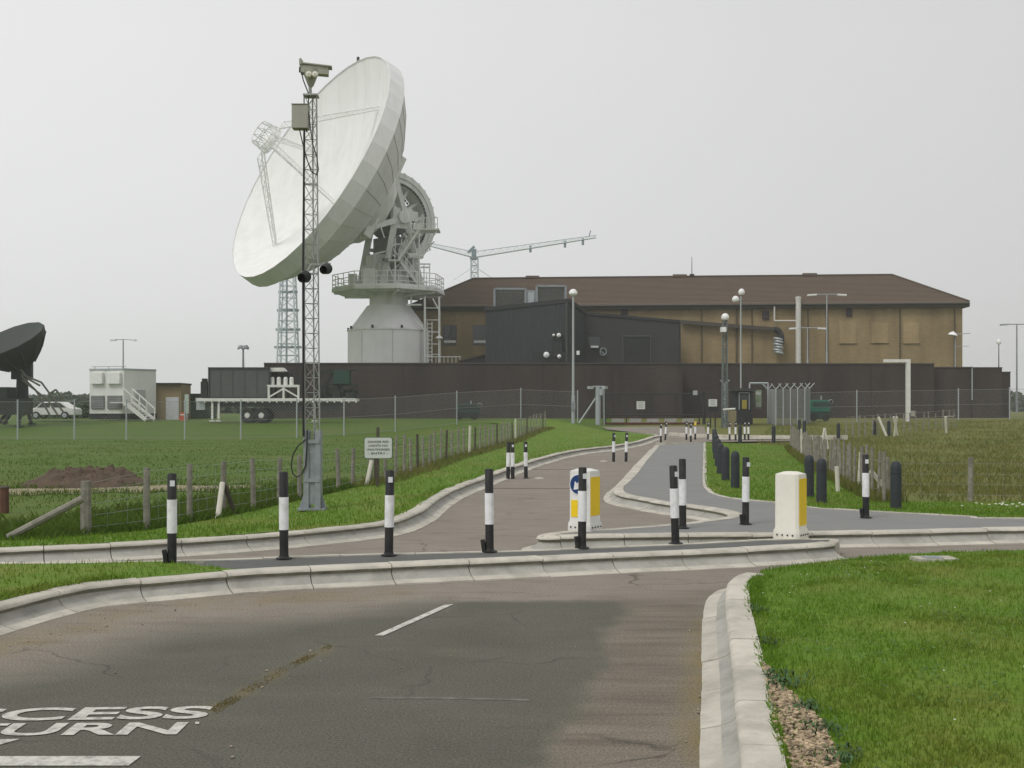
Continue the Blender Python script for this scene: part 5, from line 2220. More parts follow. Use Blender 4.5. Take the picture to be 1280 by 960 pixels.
def globe(t, px, py, y, r=.32):
    mb = MB()
    mb.lathe([(r * .2, -.12), (r * .75, -.08), (r, .05), (r * .95, .2), (r * .6, .36), (r * .1, .42)], 16, P(px, py, y))
    mb.build("lamp_head", LAMP, t)


t = lamp_post("tall thin lamp post with one white globe left of the gate", 716.5, 86, 368, r=.105)
globe(t, 716.5, 368, 86, .33)
mb = MB()
mb.box(P(716.5, 507, 85.8), (.3, .2, .7))
mb.build("control_box", GALV_DARK, t)
t = lamp_post("tall thin lamp post with two white globes above the kiosk", 926, 93, 370, r=.07)
globe(t, 927, 367, 93, .27)
globe(t, 919.5, 376, 93, .3)
mb = MB()
mb.tube(P(926, 374, 93), P(920, 378, 93), .05, n=5)
mb.build("arm", GALV, t)
# dull lattice pole with lamp and camera
b = at(906, 84, -.1)
t = thing("lattice_pole", "dark grey lattice pole topped by a white lamp and camera by the kiosk", "mast", b)
mb = MB()
w = .19
mb.truss(b, P(906, 398, 84), [((-w, -w, 0), (-w * .7, -w * .7, 0)), ((w, -w, 0), (w * .7, -w * .7, 0)), ((w, w, 0), (w * .7, w * .7, 0)), ((-w, w, 0), (-w * .7, w * .7, 0))], .055, .03, 16, 5)
mb.build("lattice", mat("pole_green_grey", (.15, .17, .165), .6, .2, var=.2), t)
mb = MB()
mb.tube(P(906, 480, 83.9), P(900, 475, 83.8), .04, n=5)
mb.tube(P(906, 480, 83.9), P(912, 475, 83.8), .04, n=5)
mb.tube(b, P(906, 478, 84), .14, n=8)
mb.build("lower_pole", GALV, t)
globe(t, 906.5, 398.5, 84, .3)
mb = MB()
mb.box(P(904, 412, 83.6), (.38, .5, .36))
mb.build("camera", LAMP, t)
# double-armed lamps inside the compound
def twin(label, px, y, py, half, drop=1.5, r=.07, pbot=460, dark=False):
    t = lamp_post(label, px, y, py, pbot, r, material=GALV_DARK if dark else GALV)
    mb = MB()
    for s in (-1, 1):
        mb.tube(P(px, py + .3, y), P(px + s * half, py + drop * .4, y), .05, n=5)
    mb.build("arm", GALV_DARK if dark else GALV, t)
    for s in (-1, 1):
        mb = MB()
        a_, b_ = P(px + s * half * .55, py + drop * .4, y - .02), P(px + s * half, py + drop * .6, y - .02)
        u = (b_ - a_)
        mb.extrude([a_ + Vector((0, -.25, .06)), b_ + Vector((0, -.25, .03)), b_ + Vector((0, .25, .03)), a_ + Vector((0, .25, .06))], (0, 0, -.16))
        mb.build("lamp_head", LAMP if not dark else GALV, t)
    return t


twin("tall double armed street lamp in front of the roof eave right of the flue", 1033.5, 112, 367.5, 24)
twin("lower double armed street lamp crossing the white flue", 1009.5, 116, 409.5, 23)
twin("pale double armed street lamp behind the white cabin", 154, 128, 424, 16, r=.1, pbot=500)
twin("tall grey double armed street lamp beyond the right end of the wall", 1271, 118, 405, 20, .8, .09, 516, True)
t = lamp_post("street lamp with one white head at the right corner of the building", 1194, 114, 417, 470, .06)
mb = MB()
mb.tube(P(1194, 418, 114), P(1213, 416.5, 114), .04, n=5)
mb.tube(P(1194, 433, 114), P(1211, 432.5, 114), .03, n=5)
mb.build("arm", GALV, t)
mb = MB()
mb.lathe([(.06, .3), (.35, .12), (.5, -.1), (.1, -.16)], 12, P(1191, 418, 113.9), (.2, 0, 1))
mb.build("lamp_head", LAMP, t)
t = lamp_post("short dark lamp post with a small round head behind the right wall", 1248.5, 112, 429, 466, .05, material=DARK_STEEL)
globe(t, 1248.5, 429, 112, .22)
t = lamp_post("short grey post with two drooping floodlights above the trailer", 304, 110, 436, 470, .12, material=GALV_DARK, cat="floodlight")
for s in (-1, 1):
    mb = MB()
    mb.tube(P(304, 437, 110), P(304 + s * 3, 434, 110), .08, n=5)
    mb.lathe([(.1, .15), (.3, 0), (.32, -.14), (.05, -.16)], 10, P(304 + s * 4, 433.5, 110), (s * .5, -.3, 1))
    mb.build("floodlight", GALV_DARK, t)
# white inverted-L pole
yh = 90.0
t = thing("height_gauge", "thick white inverted L pole in front of the right wall", "pole", at(1135, yh))
mb = MB()
mb.bar(at(1135, yh, -.1), P(1135, 449.5, yh), .3, .3)
mb.build("upright", WHITE_PAINT, t)
mb = MB()
mb.bar(P(1104.5, 451, yh - .01), P(1137.5, 451, yh - .01), .26, .24)
mb.build("arm", WHITE_PAINT, t)
mb = MB()
mb.box(P(1141, 517, yh), (.35, .3, .45))
mb.build("foot_box", BOX_GREY, t)

# ------------------------------------------------------------------ warning sign on its dark post
sb = gp(472, 609, .05)
ysg = sb.y
t = thing("warning_sign", "white notice with four lines of writing on a dark post by the fence", "sign", sb)
mb = MB()
mb.bar(sb - UP * .1, P(472.5, 534, ysg), .065, .065)
mb.build("post", WOOD_DARK, t)
mb = MB()
W_, H_ = 34 * ysg / FPX, 25.5 * ysg / FPX
cs = P(472.8, 560, ysg - .055)
rad = .05
out = []
for cx, cy, a in ((W_ / 2 - rad, H_ / 2 - rad, 0), (-W_ / 2 + rad, H_ / 2 - rad, 90), (-W_ / 2 + rad, -H_ / 2 + rad, 180), (W_ / 2 - rad, -H_ / 2 + rad, 270)):
    for k in range(5):
        q = R(a + k * 22.5)
        out.append(cs + Vector((cx + rad * math.cos(q), 0, cy + rad * math.sin(q))))
mb.extrude(out, (0, .018, 0))
bd = mb.build("board", SIGN_WHITE, t)
mb = MB()
mb.extrude([cs + (p - cs) * 1.06 + Vector((0, .019, 0)) for p in out], (0, .012, 0))
mb.build("frame", mat("sign_frame", (.12, .14, .11), .6), t)
lines = [("DANGER RED", .76, .195), ("LIGHTS NO", .70, .03), ("UNAUTHORISED", .84, -.135), ("- ENTRY -", .72, -.30)]
for txt, wf_, off in lines:
    cu = bpy.data.curves.new("lettering", 'FONT')
    cu.body = txt
    cu.offset = .01
    cu.extrude = .002
    o = bpy.data.objects.new("lettering", cu)
    COL.objects.link(o)
    bpy.context.view_layer.update()
    me = bpy.data.meshes.new_from_object(o)
    bpy.data.objects.remove(o)
    co = np.array([v.co[:] for v in me.vertices])
    mn, mx_ = co.min(0), co.max(0)
    for v in me.vertices:
        u = ((v.co.x - mn[0]) / (mx_[0] - mn[0]) - .5) * W_ * wf_
        z = (v.co.y - mn[1]) / (mx_[1] - mn[1]) * H_ * .105
        v.co = (cs.x + u - sb.x, cs.y - .003 - sb.y + v.co.z, cs.z + H_ * off * 1.15 + H_ * .03 + z - sb.z)
    me.materials.clear()
    me.materials.append(INK)
    ob = bpy.data.objects.new("lettering", me)
    COL.objects.link(ob)
    ob.parent = bd

# ------------------------------------------------------------------ flatbed trailer with its load
yt = 92.0
s_ = yt / FPX
gzt = PZ(528.5, yt)
tr = thing("flatbed_trailer", "long white flatbed trailer on twin axles in front of the brown wall", "trailer", (PX(330, yt), yt, gzt))
mb = MB()
mb.box(P(349, 499.8, yt + 1.1), (198 * s_, 2.4, 3.6 * s_))
for px in range(256, 446, 9):
    mb.box(P(px, 501, yt - .13), (.12, .06, .3))
mb.build("deck", WHITE_PAINT, tr)
mb = MB()
mb.bar(P(262, 505.5, yt + .4), P(430, 505.5, yt + .4), .3, .35)
mb.bar(P(262, 505.5, yt + 1.8), P(430, 505.5, yt + 1.8), .3, .35)
for px in (300, 340, 400, 437):
    mb.bar(P(px, 508, yt + .3), P(px, 503, yt + .3), .2)
mb.bar(P(340, 510, yt + .2), P(386, 510, yt + .2), .15, .5)
mb.bar(P(395, 511, yt + .2), P(425, 511, yt + .2), .1, .4)
mb.build("chassis", DARK_STEEL, tr)
for px in (309.5, 327):
    for dy in (0, 2.0):
        mb = MB()
        c0 = Vector((PX(px, yt), yt + dy, gzt + 9.3 * s_))
        mb.lathe([(.25, -.16), (.58, -.16), (.61, -.1), (.61, .1), (.58, .16), (.25, .16)], 24, c0, (0, 1, 0))
        wh = mb.build("wheel", TYRE, tr)
        mb = MB()
        mb.lathe([(.42, -.15), (.4, -.1), (.22, -.06), (.2, -.14), (.01, -.15)], 18, c0, (0, 1, 0))
        mb.build("hub", HUB, wh)
for px in (265.5, 273.5, 393):
    mb = MB()
    mb.bar(P(px, 504, yt + .1), P(px, 524, yt + .1), .16)
    mb.box(P(px, 526, yt + .1), (.4, .4, .1))
    mb.build("landing_leg", WHITE_PAINT, tr)
mb = MB()
mb.box(P(254, 507, yt + 1), (.7, 1.6, .7))
mb.box(P(251, 500, yt + 1), (.6, 1.0, .35))
mb.build("drawbar", GALV, tr)
sh = thing("equipment_shelter", "dark grey boxy equipment shelter on the left half of the trailer", "container", P(298, 498, yt + 1))
mb = MB()
x0, x1 = PX(261, yt), PX(336, yt)
z0, z1 = PZ(497.6, yt), PZ(459, yt)
mb.prism([(x0, yt + .05), (x1, yt + .05), (x1, yt + 2.3), (x0, yt + 2.3)], z0, z1)
mb.build("body", SHELTER, sh)
mb = MB()
for k in range(1, 5):
    x = x0 + (x1 - x0) * k / 5
    mb.bar((x, yt + .04, z0 + .15), (x, yt + .04, z1 - .15), .04, .03)
for z in (z0 + .06, z1 - .06):
    mb.bar((x0, yt + .02, z), (x1, yt + .02, z), .14, .1)
for x in (x0, x1):
    mb.bar((x, yt + .02, z0), (x, yt + .02, z1), .14, .1)
mb.build("frame_rail", mat("shelter_rail", (.06, .063, .064), .7), sh)
mb = MB()
mb.box(P(257, 487, yt + .8), (.55, 1.0, 1.3))
mb.box(P(256, 477, yt + .8), (.3, .7, .5))
mb.build("end_unit", ARMY_DARK, sh)
cy = thing("cylinder_rack", "white metal rack on the trailer carrying four short white cylinders", "rack", P(355, 499, yt))
mb = MB()
for dy in (0, 1.2):
    yy = yt + dy
    for px in (336, 354.5, 373):
        mb.bar(P(px, 498.5, yy), P(px, 482, yy), .16)
    mb.bar(P(335.5, 482.5, yy), P(373.5, 482.5, yy), .2)
    mb.bar(P(336, 496.5, yy), P(354, 486, yy), .12)
    mb.bar(P(355, 486, yy), P(373, 496.5, yy), .12)
for px in (336, 373):
    mb.bar(P(px, 483, yt), P(px, 483, yt + 1.2), .14)
mb.box(P(354.5, 481.8, yt + .6), (38 * s_, 1.2, .08))
mb.build("frame", WHITE_PAINT, cy)
for px in (340.5, 348.5, 357, 364.5):
    mb = MB()
    mb.tube(P(px, 481.2, yt + .4), P(px, 473, yt + .4), .17, n=12)
    mb.lathe([(.17, 0), (.12, .1), (.02, .12)], 12, P(px, 473, yt + .4))
    mb.build("cylinder", WHITE_PAINT, cy)
ca_ = thing("antenna_panel", "flat white panel on dark green framing above the cylinder rack", "antenna", P(335, 498, yt + 2))
mb = MB()
mb.extrude([P(311, 463, yt + .6), P(321, 460, yt + .6), P(353, 459.5, yt + .6), P(357, 464, yt + .6), P(322, 465, yt + .6)], (0, 1.0, 0))
mb.build("panel", WHITE_PAINT, ca_)
mb = MB()
mb.box(P(350, 470, yt + 1.6), (32 * s_, .6, 8 * s_))
for px in (330, 345, 360, 372):
    mb.bar(P(px, 498.3, yt + 1.6), P(px, 464, yt + 1.6), .16)
mb.build("frame", ARMY_DARK, ca_)
gm_ = thing("green_mast_unit", "dark green folded mast unit with crossed struts on the right end of the trailer", "mast unit", P(425, 498, yt + 1))
mb = MB()
mb.box(P(428, 471.5, yt + 1.2), (20 * s_, 1.3, 17 * s_))
mb.build("box", mat("unit_green", (.022, .06, .045), .6, var=.15), gm_)
mb = MB()
for a_, b_ in (((418, 481), (446, 497)), ((446, 481), (418, 497)), ((405, 481), (430, 497)), ((430, 481), (405, 497))):
    mb.bar(P(*a_, yt + .8), P(*b_, yt + .8), .2)
mb.bar(P(398, 494, yt + .9), P(417, 464, yt + .9), .22)
mb.bar(P(394, 468, yt + .9), P(414, 463, yt + .9), .25)
mb.bar(P(396, 497, yt + .9), P(399, 466, yt + .9), .3)
mb.bar(P(404, 481, yt + .8), P(446, 481, yt + .8), .16)
mb.bar(P(398, 497.2, yt + .8), P(446, 497.2, yt + .8), .18)
rg = random.Random(9)
for k in range(12):
    px = rg.uniform(396, 446)
    mb.box(P(px, rg.uniform(486, 496), yt + rg.uniform(.6, 1.8)), (rg.uniform(.3, .9), .5, rg.uniform(.3, .9)))
mb.tube(P(414, 466, yt + .6), P(446, 462, yt + .9), .09, n=6)
mb.build("strut", ARMY_DARK, gm_)

# ------------------------------------------------------------------ cabins and clutter on the left
yc = 98.0
A3, B3, C3 = Vector((PX(112, yc + 1), yc + 1)), Vector((PX(155, yc), yc)), Vector((PX(195, yc + 2.6), yc + 2.6))
D3 = A3 + C3 - B3
zc0, zc1 = PZ(517, yc), PZ(462, yc)
cab = thing("site_cabin", "white portable cabin with grey grilles and outside steps", "cabin", (B3.x, B3.y, .9))
mb = MB()
mb.prism([A3, B3, C3, D3], zc0, zc1)
mb.build("body", mat("cabin_white", (.72, .73, .70), .6, var=.05, scale=1, dirt=((.56, .57, .54), .4, .8), streak=True), cab)
f_u = (B3 - A3)
fn = Vector((f_u.y, -f_u.x)).normalized()
if fn.y > 0:
    fn = -fn
mb = MB()
gl = MB()
ac = MB()
fang = math.atan2(f_u.y, f_u.x)
for t0, t1 in ((.06, .44), (.54, .95)):
    p = A3.lerp(B3, (t0 + t1) / 2) + fn * .06
    L_ = f_u.length * (t1 - t0)
    mb.box((p.x, p.y, zc0 + 1.0), (L_, .12, 1.15), fang)
    for k in range(7):
        gl.box((p.x + fn.x * .07, p.y + fn.y * .07, zc0 + .5 + k * .165), (L_ - .1, .04, .05), fang)
    q = p + fn * .1
    ac.box((q.x, q.y, zc1 - .75), (L_ * .92, .3, 1.0), fang)
gr = mb.build("grille", LOUVRE, cab)
gl.build("grille_slat", GALV_DARK, gr)
ac.build("cooling_unit", mat("ac_white", (.78, .79, .76), .5), cab, .03)
mb = MB()
mb.box(((A3.x + B3.x) / 2, (A3.y + B3.y) / 2 + 1, zc0 - .25), (f_u.length * .9, 1.6, .5), fang)
mb.box(((B3.x + C3.x) / 2 - .2, (B3.y + C3.y) / 2 + .8, zc0 - .25), (2.2, 1.6, .5), fang)
mb.build("skid", DARK_STEEL, cab)
mb = MB()
rp = (A3 + B3 + C3 + D3) / 4
for p, q in ((A3, B3), (B3, C3), (C3, D3), (D3, A3)):
    mb.bar((p.x, p.y, zc1 + .05), (q.x, q.y, zc1 + .05), .14, .12)
mb.bar((A3.x, A3.y + .5, zc1 + .3), (B3.x, B3.y + .5, zc1 + .3), .06)
for t0 in (.1, .5, .9):
    p = A3.lerp(B3, t0)
    mb.bar((p.x, p.y + .5, zc1), (p.x, p.y + .5, zc1 + .3), .06)
mb.build("roof_rail", GALV, cab)
mb = MB()
sA, sB = P(160, 503, yc - 1.0), P(188, 525, yc - 1.6)
d_ = sB - sA
for q in (-.5, .5):
    mb.bar(sA + Vector((q * .4, q, 0)), sB + Vector((q * .4, q, 0)), .12, .3)
    mb.bar(sA + Vector((q * .4, q, 1.2)), sB + Vector((q * .4, q, 1.0)), .09)
    for k in range(4):
        p = sA.lerp(sB, k / 3) + Vector((q * .4, q, 0))
        mb.bar(p, p + UP * 1.1, .08)
for k in range(8):
    mb.box(sA.lerp(sB, (k + .5) / 8), (.3, 1.0, .06))
mb.box(sA + Vector((-.7, .2, .0)), (1.5, 1.2, .12))
mb.build("steps", WHITE_PAINT, cab)
mb = MB()
p = B3.lerp(C3, .5)
fn2 = Vector(((C3 - B3).y, -(C3 - B3).x)).normalized()
mb.box((p.x + fn2.x * .05, p.y + fn2.y * .05, zc0 + 1.05), (.95, .1, 2.1), math.atan2((C3 - B3).y, (C3 - B3).x))
mb.build("door", mat("door_grey", (.42, .43, .42), .6), cab)
yb = 101.0
tn = thing("tan_shed", "small flat roofed tan shed with a white door right of the cabin", "shed", at(211, yb))
mb = MB()
mb.prism([(PX(195, yb), yb), (PX(226.5, yb), yb), (PX(226.5, yb), yb + 3), (PX(195, yb), yb + 3)], .8, PZ(480.5, yb))
mb.build("wall", TAN, tn)
mb = MB()
mb.box((PX(210.5, yb), yb + 1.4, PZ(479.6, yb)), (33 * yb / FPX, 3.6, .14))
mb.build("roof", FASCIA, tn)
mb = MB()
mb.box(P(215.5, 511, yb - .03), (16 * yb / FPX, .08, 29 * yb / FPX))
mb.build("door", mat("shed_door", (.52, .53, .55), .6), tn)
gc = thing("green_container", "low dark green container with a pale post behind the orange barrier", "container", at(243, 104))
mb = MB()
yy = 104.0
mb.prism([(PX(227.5, yy), yy), (PX(262, yy), yy), (PX(262, yy), yy + 2.4), (PX(227.5, yy), yy + 2.4)], .9, PZ(492.5, yy))
mb.build("body", mat("container_green", (.02, .052, .026), .6, var=.1), gc)
mb = MB()
for px in np.arange(229, 262, 2.2):
    mb.bar(P(px, 494, yy - .03), P(px, 522, yy - .03), .08, .06)
mb.bar(P(227.5, 492.6, yy - .03), P(262, 492.6, yy - .03), .14, .1)
mb.build("corrugation", mat("container_green_rib", (.024, .058, .03), .6), gc)
t = thing("marker_board", "upright pale board standing in front of the green container", "board", at(233, 100))
mb = MB()
mb.box(P(233.5, 505, 100), (5 * 100 / FPX, .1, 24 * 100 / FPX))
mb.build("board", mat("pale_board", (.45, .52, .48), .6), t)
mb = MB()
mb.bar(at(233.5, 100.1, -.1), P(233.5, 494, 100.1), .12)
mb.build("post", GALV, t)
t = thing("plastic_barrier", "small faded orange road barrier below the pale board", "barrier", at(228.5, 97))
mb = MB()
b = at(228.5, 97)
mb.prism([(b.x - .27, b.y - .2), (b.x + .27, b.y - .2), (b.x + .27, b.y + .2), (b.x - .27, b.y + .2)], b.z - .02, b.z + .32)
mb.prism([(b.x - .2, b.y - .12), (b.x + .2, b.y - .12), (b.x + .2, b.y + .12), (b.x - .2, b.y + .12)], b.z + .32, b.z + .72)
mb.build("body", ORANGE, t)
mb = MB()
mb.box(b + Vector((0, -.13, .5)), (.34, .02, .1))
mb.build("reflective_strip", WHITE_PAINT, t)

# ------------------------------------------------------------------ dark tracking dish at the left edge
yd = 88.0
bd_c = P(10, 424, yd)
vd = (bd_c - Vector((0, 0, EYE))).normalized()
vr = vd.cross(UP).normalized()
vw = vr.cross(vd).normalized()
ax2 = (-.27 * vd + .963 * (-.447 * vr + .894 * vw).normalized()).normalized()
r2 = 45 * yd / FPX
dk = thing("transportable_dish", "dark green transportable dish on splayed legs at the left edge", "satellite dish", at(8, yd))
NS = 14
mb = MB()
mb.lathe([(.02, .95), (r2 * .35, .82), (r2 * .7, .45), (r2, 0)], NS, bd_c, -ax2, False)
mb.build("reflector", mat("dish_olive", (.052, .06, .055), .75, var=.1), dk)
mb = MB()
mb.lathe([(r2, .0), (r2 * 1.02, .05), (r2 * .98, .5), (r2 * .72, 1.5), (r2 * .4, 2.3), (.05, 2.5)], NS, bd_c, -ax2, False)
bs_ = mb.build("back_shell", ARMY_DARK, dk)
ub, vb = perp(ax2)
mb = MB()
for k in range(NS):
    a = 2 * math.pi * k / NS
    d = ub * math.cos(a) + vb * math.sin(a)
    for (ra, ta), (rb_, tb) in zip([(r2 * .98, .5), (r2 * .72, 1.5)], [(r2 * .72, 1.5), (r2 * .4, 2.3)]):
        mb.bar(bd_c + d * ra - ax2 * (ta + .03), bd_c + d * rb_ - ax2 * (tb + .03), .09)
mb.build("rib", DARK_STEEL, bs_)
hub2 = bd_c - ax2 * 2.4
mb = MB()
mb.box(hub2 + Vector((0, 0, -.3)), (1.5, 1.3, 1.6), .3)
gz_ = gz(bd_c.x, yd)
mb.tube(Vector((hub2.x, hub2.y, gz_ + 1.0)), hub2 + Vector((0, 0, -.6)), .55, .4, 10)
mb.build("pivot", ARMY_DARK, dk)
for px, py, dy in ((-6, 521, -1.2), (24, 521, -1.5), (5, 522, 2), (40, 519, 1)):
    mb = MB()
    q = P(px, py, yd + dy)
    q.z = gz(q.x, q.y)
    mb.bar(Vector((hub2.x, hub2.y, gz_ + 2.4)), q, .2)
    mb.box(q + UP * .06, (.5, .5, .12))
    mb.build("leg", ARMY_DARK, dk)
mb = MB()
for p0, pm, p1 in (((27, 468), (52, 478), (80, 516)), ((28, 475), (60, 500), (73, 520)), ((27, 470), (45, 488), (62, 518)), ((26, 462), (36, 474), (50, 482)), ((62, 492), (70, 487), (80, 500))):
    mb.path([P(*p0, yd - 1), P(*pm, yd - 1), P(*p1, yd - 1)], .08, 5)
mb.build("outrigger", mat("outrigger_drab", (.11, .105, .085), .7), dk)
mb = MB()
mb.box(P(18, 508, yd - .5), (2.4, 1.4, 1.3), .15)
mb.box(P(3, 500, yd - .3), (1.6, 1.2, 2.0), -.2)
mb.build("electronics_box", ARMY_DARK, dk)
# white car half hidden behind the struts
ycar = 96.0
car = thing("parked_car", "white car parked behind the splayed struts of the dark dish", "car", at(63, ycar))
zg = PZ(524, ycar)
cx0, cx1 = PX(34, ycar), PX(93, ycar)
Lc = cx1 - cx0
prof = [(0, .35), (0, .75), (.03, .88), (.17, .98), (.30, 1.42), (.36, 1.48), (.66, 1.5), (.72, 1.46), (.88, 1.0), (.985, .92), (1, .7), (1, .35)]
mb = MB()
mb.extrude([Vector((cx0 + u * Lc, ycar, zg + z)) for u, z in prof], (0, 1.75, 0))
body = mb.build("body", CAR_WHITE, car, .06)
mb = MB()
for q in ([(.2, 1.0), (.31, 1.38), (.48, 1.42), (.48, 1.0)], [(.51, 1.0), (.51, 1.42), (.69, 1.41), (.82, 1.0)]):
    mb.extrude([Vector((cx0 + u * Lc, ycar - .012, zg + z)) for u, z in q], (0, .01, 0))
mb.build("window", GLASS, car)
for u in (.19, .80):
    for dy in (-.02, 1.6):
        mb = MB()
        c0 = Vector((cx0 + u * Lc, ycar + dy, zg + .33))
        mb.lathe([(.05, -.1), (.32, -.1), (.33, 0), (.32, .12), (.05, .12)], 18, c0, (0, 1, 0))
        wh = mb.build("wheel", TYRE, car)
        mb = MB()
        mb.lathe([(.2, -.11), (.02, -.12)], 12, c0, (0, 1, 0))
        mb.build("hub", GALV, wh)
mb = MB()
mb.box((cx0 + .02, ycar + .3, zg + .75), (.06, .3, .14))
mb.build("headlight", GLASS, car)

# ------------------------------------------------------------------ green machines by the fence
def machine(label, x0, x1, y0, y1, y, light, dark):
    t = thing("generator_set", label, "generator", at((x0 + x1) / 2, y))
    s = y / FPX
    b = at((x0 + x1) / 2, y)
    w, h = (x1 - x0) * s, PZ(y0, y) - b.z
    mb = MB()
    mb.box(b + Vector((-w * .1, .6, h * .62)), (w * .75, 1.2, h * .5))
    mb.build("housing", light, t, .05)
    mb = MB()
    mb.box(b + Vector((-w * .1, -.02, h * .68)), (w * .5, .06, h * .2))
    mb.box(b + Vector((w * .22, -.02, h * .7)), (w * .1, .06, h * .22))
    mb.build("grille", dark, t)
    mb = MB()
    mb.box(b + Vector((-w * .12, .5, h * .22)), (w * .72, .9, h * .3))
    mb.bar(b + Vector((w * .2, .4, h * .3)), b + Vector((w * .5, .4, h * .2)), .12)
    mb.build("chassis", dark, t)
    for q in (-.34, .1):
        mb = MB()
        mb.lathe([(.06, -.1), (.3, -.1), (.32, 0), (.3, .1), (.06, .1)], 16, b + Vector((w * q, -.05, .3)), (0, 1, 0))
        mb.build("wheel", TYRE, t)
    mb = MB()
    mb.lathe([(.16, -.06), (.2, 0), (.16, .06)], 14, b + Vector((w * .28, -.06, h * .8)), (0, 1, 0))
    mb.tube(b + Vector((w * .0, .5, h * .85)), b + Vector((w * .0, .5, h * 1.05)), .07)
    mb.build("exhaust", GALV_DARK, t)
    return t


machine("bright green wheeled generator behind the mesh cage", 1011, 1046, 496, 522, 94, GREEN, mat("machine_dark", (.02, .045, .035), .6))
machine("dark green wheeled generator half lost against the wall left of the lamp post", 568, 609, 502, 523, 96, mat("machine_dim", (.02, .05, .042), .6), ARMY_DARK)

# ------------------------------------------------------------------ far lattice tower and crane
yw_ = 210.0
tw = thing("lattice_tower", "pale far lattice tower showing below the big dish", "lattice tower", (PX(360, yw_), yw_, 1))
mb = MB()
s = yw_ / FPX
hb, ht = 13.5 * s, 6.5 * s
mb.truss((PX(360, yw_), yw_, 1), (PX(360, yw_), yw_, PZ(300, yw_)), [((-hb, -hb, 0), (-ht, -ht, 0)), ((hb, -hb, 0), (ht, -ht, 0)), ((hb, hb, 0), (ht, ht, 0)), ((-hb, hb, 0), (-ht, ht, 0))], .17, .09, 15, 5)
mb.build("lattice", HAZED_STEEL, tw)
mb = MB()
mb.bar((PX(360, yw_), yw_ - hb * .8, 1), (PX(360, yw_), yw_ - ht, PZ(305, yw_)), 1.1, .15)
for py in (365, 388, 412, 434):
    mb.box(P(360, py, yw_), ((10 + (py - 345) * .07) * 2.1 * s, .3, .45))
mb.build("cable_ladder", mat("pale_grey_blue", (.30, .36, .39), .6), tw)
yk = 240.0
s = yk / FPX
ck = thing("tower_crane", "pale lattice crane with two rising jibs behind the building roof", "crane", (PX(593, yk), yk, 1))
mb = MB()
h_ = 4.2 * s
mb.truss((PX(593, yk), yk, 1), P(593, 323, yk), [((-h_, -h_, 0), (-h_, -h_, 0)), ((h_, -h_, 0), (h_, -h_, 0)), ((h_, h_, 0), (h_, h_, 0)), ((-h_, h_, 0), (-h_, h_, 0))], .16, .09, 22, 4)
for k in (-1, 1):
    mb.tube(P(593, 333, yk), P(593 + k * 26, 350, yk + 4), .06, n=3)
mb.build("mast", HAZED_STEEL, ck)
mb = MB()
mb.box(P(592.5, 316, yk), (6 * s, 6 * s, 9 * s))
mb.box(P(592.5, 323, yk), (10 * s, 10 * s, 2.5 * s))
mb.bar(P(585, 316, yk), P(593, 308, yk), .5)
mb.build("slewing_cab", mat("crane_grey_blue", (.2, .26, .29), .6), ck)
for nm, a_, b_, bays in (("jib", (596, 315.5), (745, 294.5), 30), ("counter_jib", (590, 315.5), (530, 303), 13)):
    mb = MB()
    A_, B_ = P(*a_, yk), P(*b_, yk)
    mb.truss(A_, B_, [((0, 0, .25), (0, 0, .1)), ((0, -.55, -1.0), (0, -.3, -.45)), ((0, .55, -1.0), (0, .3, -.45))], .085, .04, bays, 4)
    jb_ = mb.build(nm, HAZED_STEEL, ck)
    if nm == "jib":
        mb = MB()
        for t0 in (.45, .74, .89):
            p = A_.lerp(B_, t0)
            mb.box(p - UP * .9, (.5, .5, 1.4))
        mb.tube(B_.lerp(A_, .06), B_.lerp(A_, .06) + Vector((.4, 0, 1.3)), .1, n=4)
        mb.build("trolley", MATS["crane_grey_blue"], jb_)

# ------------------------------------------------------------------ heap of soil on the field
b = gp(94, 607, -.04)
def heap_h(u, v):
    rr = math.hypot(u, v)
    n_ = mnoise.noise(Vector((u * 3.5, v * 2.5, 2))) * .45 + mnoise.noise(Vector((u * 9, v * 7, 5))) * .28 + mnoise.noise(Vector((u * 24, v * 18, 8))) * .12
    return -.07 + .42 * min(1, max(0, 1 - rr ** 2) ** 1.3 * 1.35) * (1 + n_)


mv, mf = [], []
n1, n2 = 90, 36
s = b.y / FPX
for j in range(n2 + 1):
    for i in range(n1 + 1):
        u, v = i / n1 * 2 - 1, j / n2 * 2 - 1
        mv.append((b.x + u * 88 * s, b.y + .7 + v * 1.5, gz(b.x, b.y) - .05 + heap_h(u, v)))
for j in range(n2):
    for i in range(n1):
        k = j * (n1 + 1) + i
        mf.append((k, k + 1, k + n1 + 2, k + n1 + 1))
mb = MB()
mb.add(mv, mf, True)
for k in range(420):
    u, v = random.gauss(0, .4), random.gauss(0, .4)
    if math.hypot(u, v) > .95:
        continue
    q = Vector((b.x + u * 88 * s, b.y + .7 + v * 1.5, gz(b.x, b.y) - .05 + heap_h(u, v)))
    r = random.uniform(.008, .03)
    mb.lathe([(.005, -r), (r, -r * .2), (r * .8, r * .5), (.005, r * .8)], 5, q, (random.uniform(-1, 1), random.uniform(-1, 1), 1), False)
tag(mb.build("soil_heap", SOIL), "low brown heap of bare soil on the left field", "soil heap")

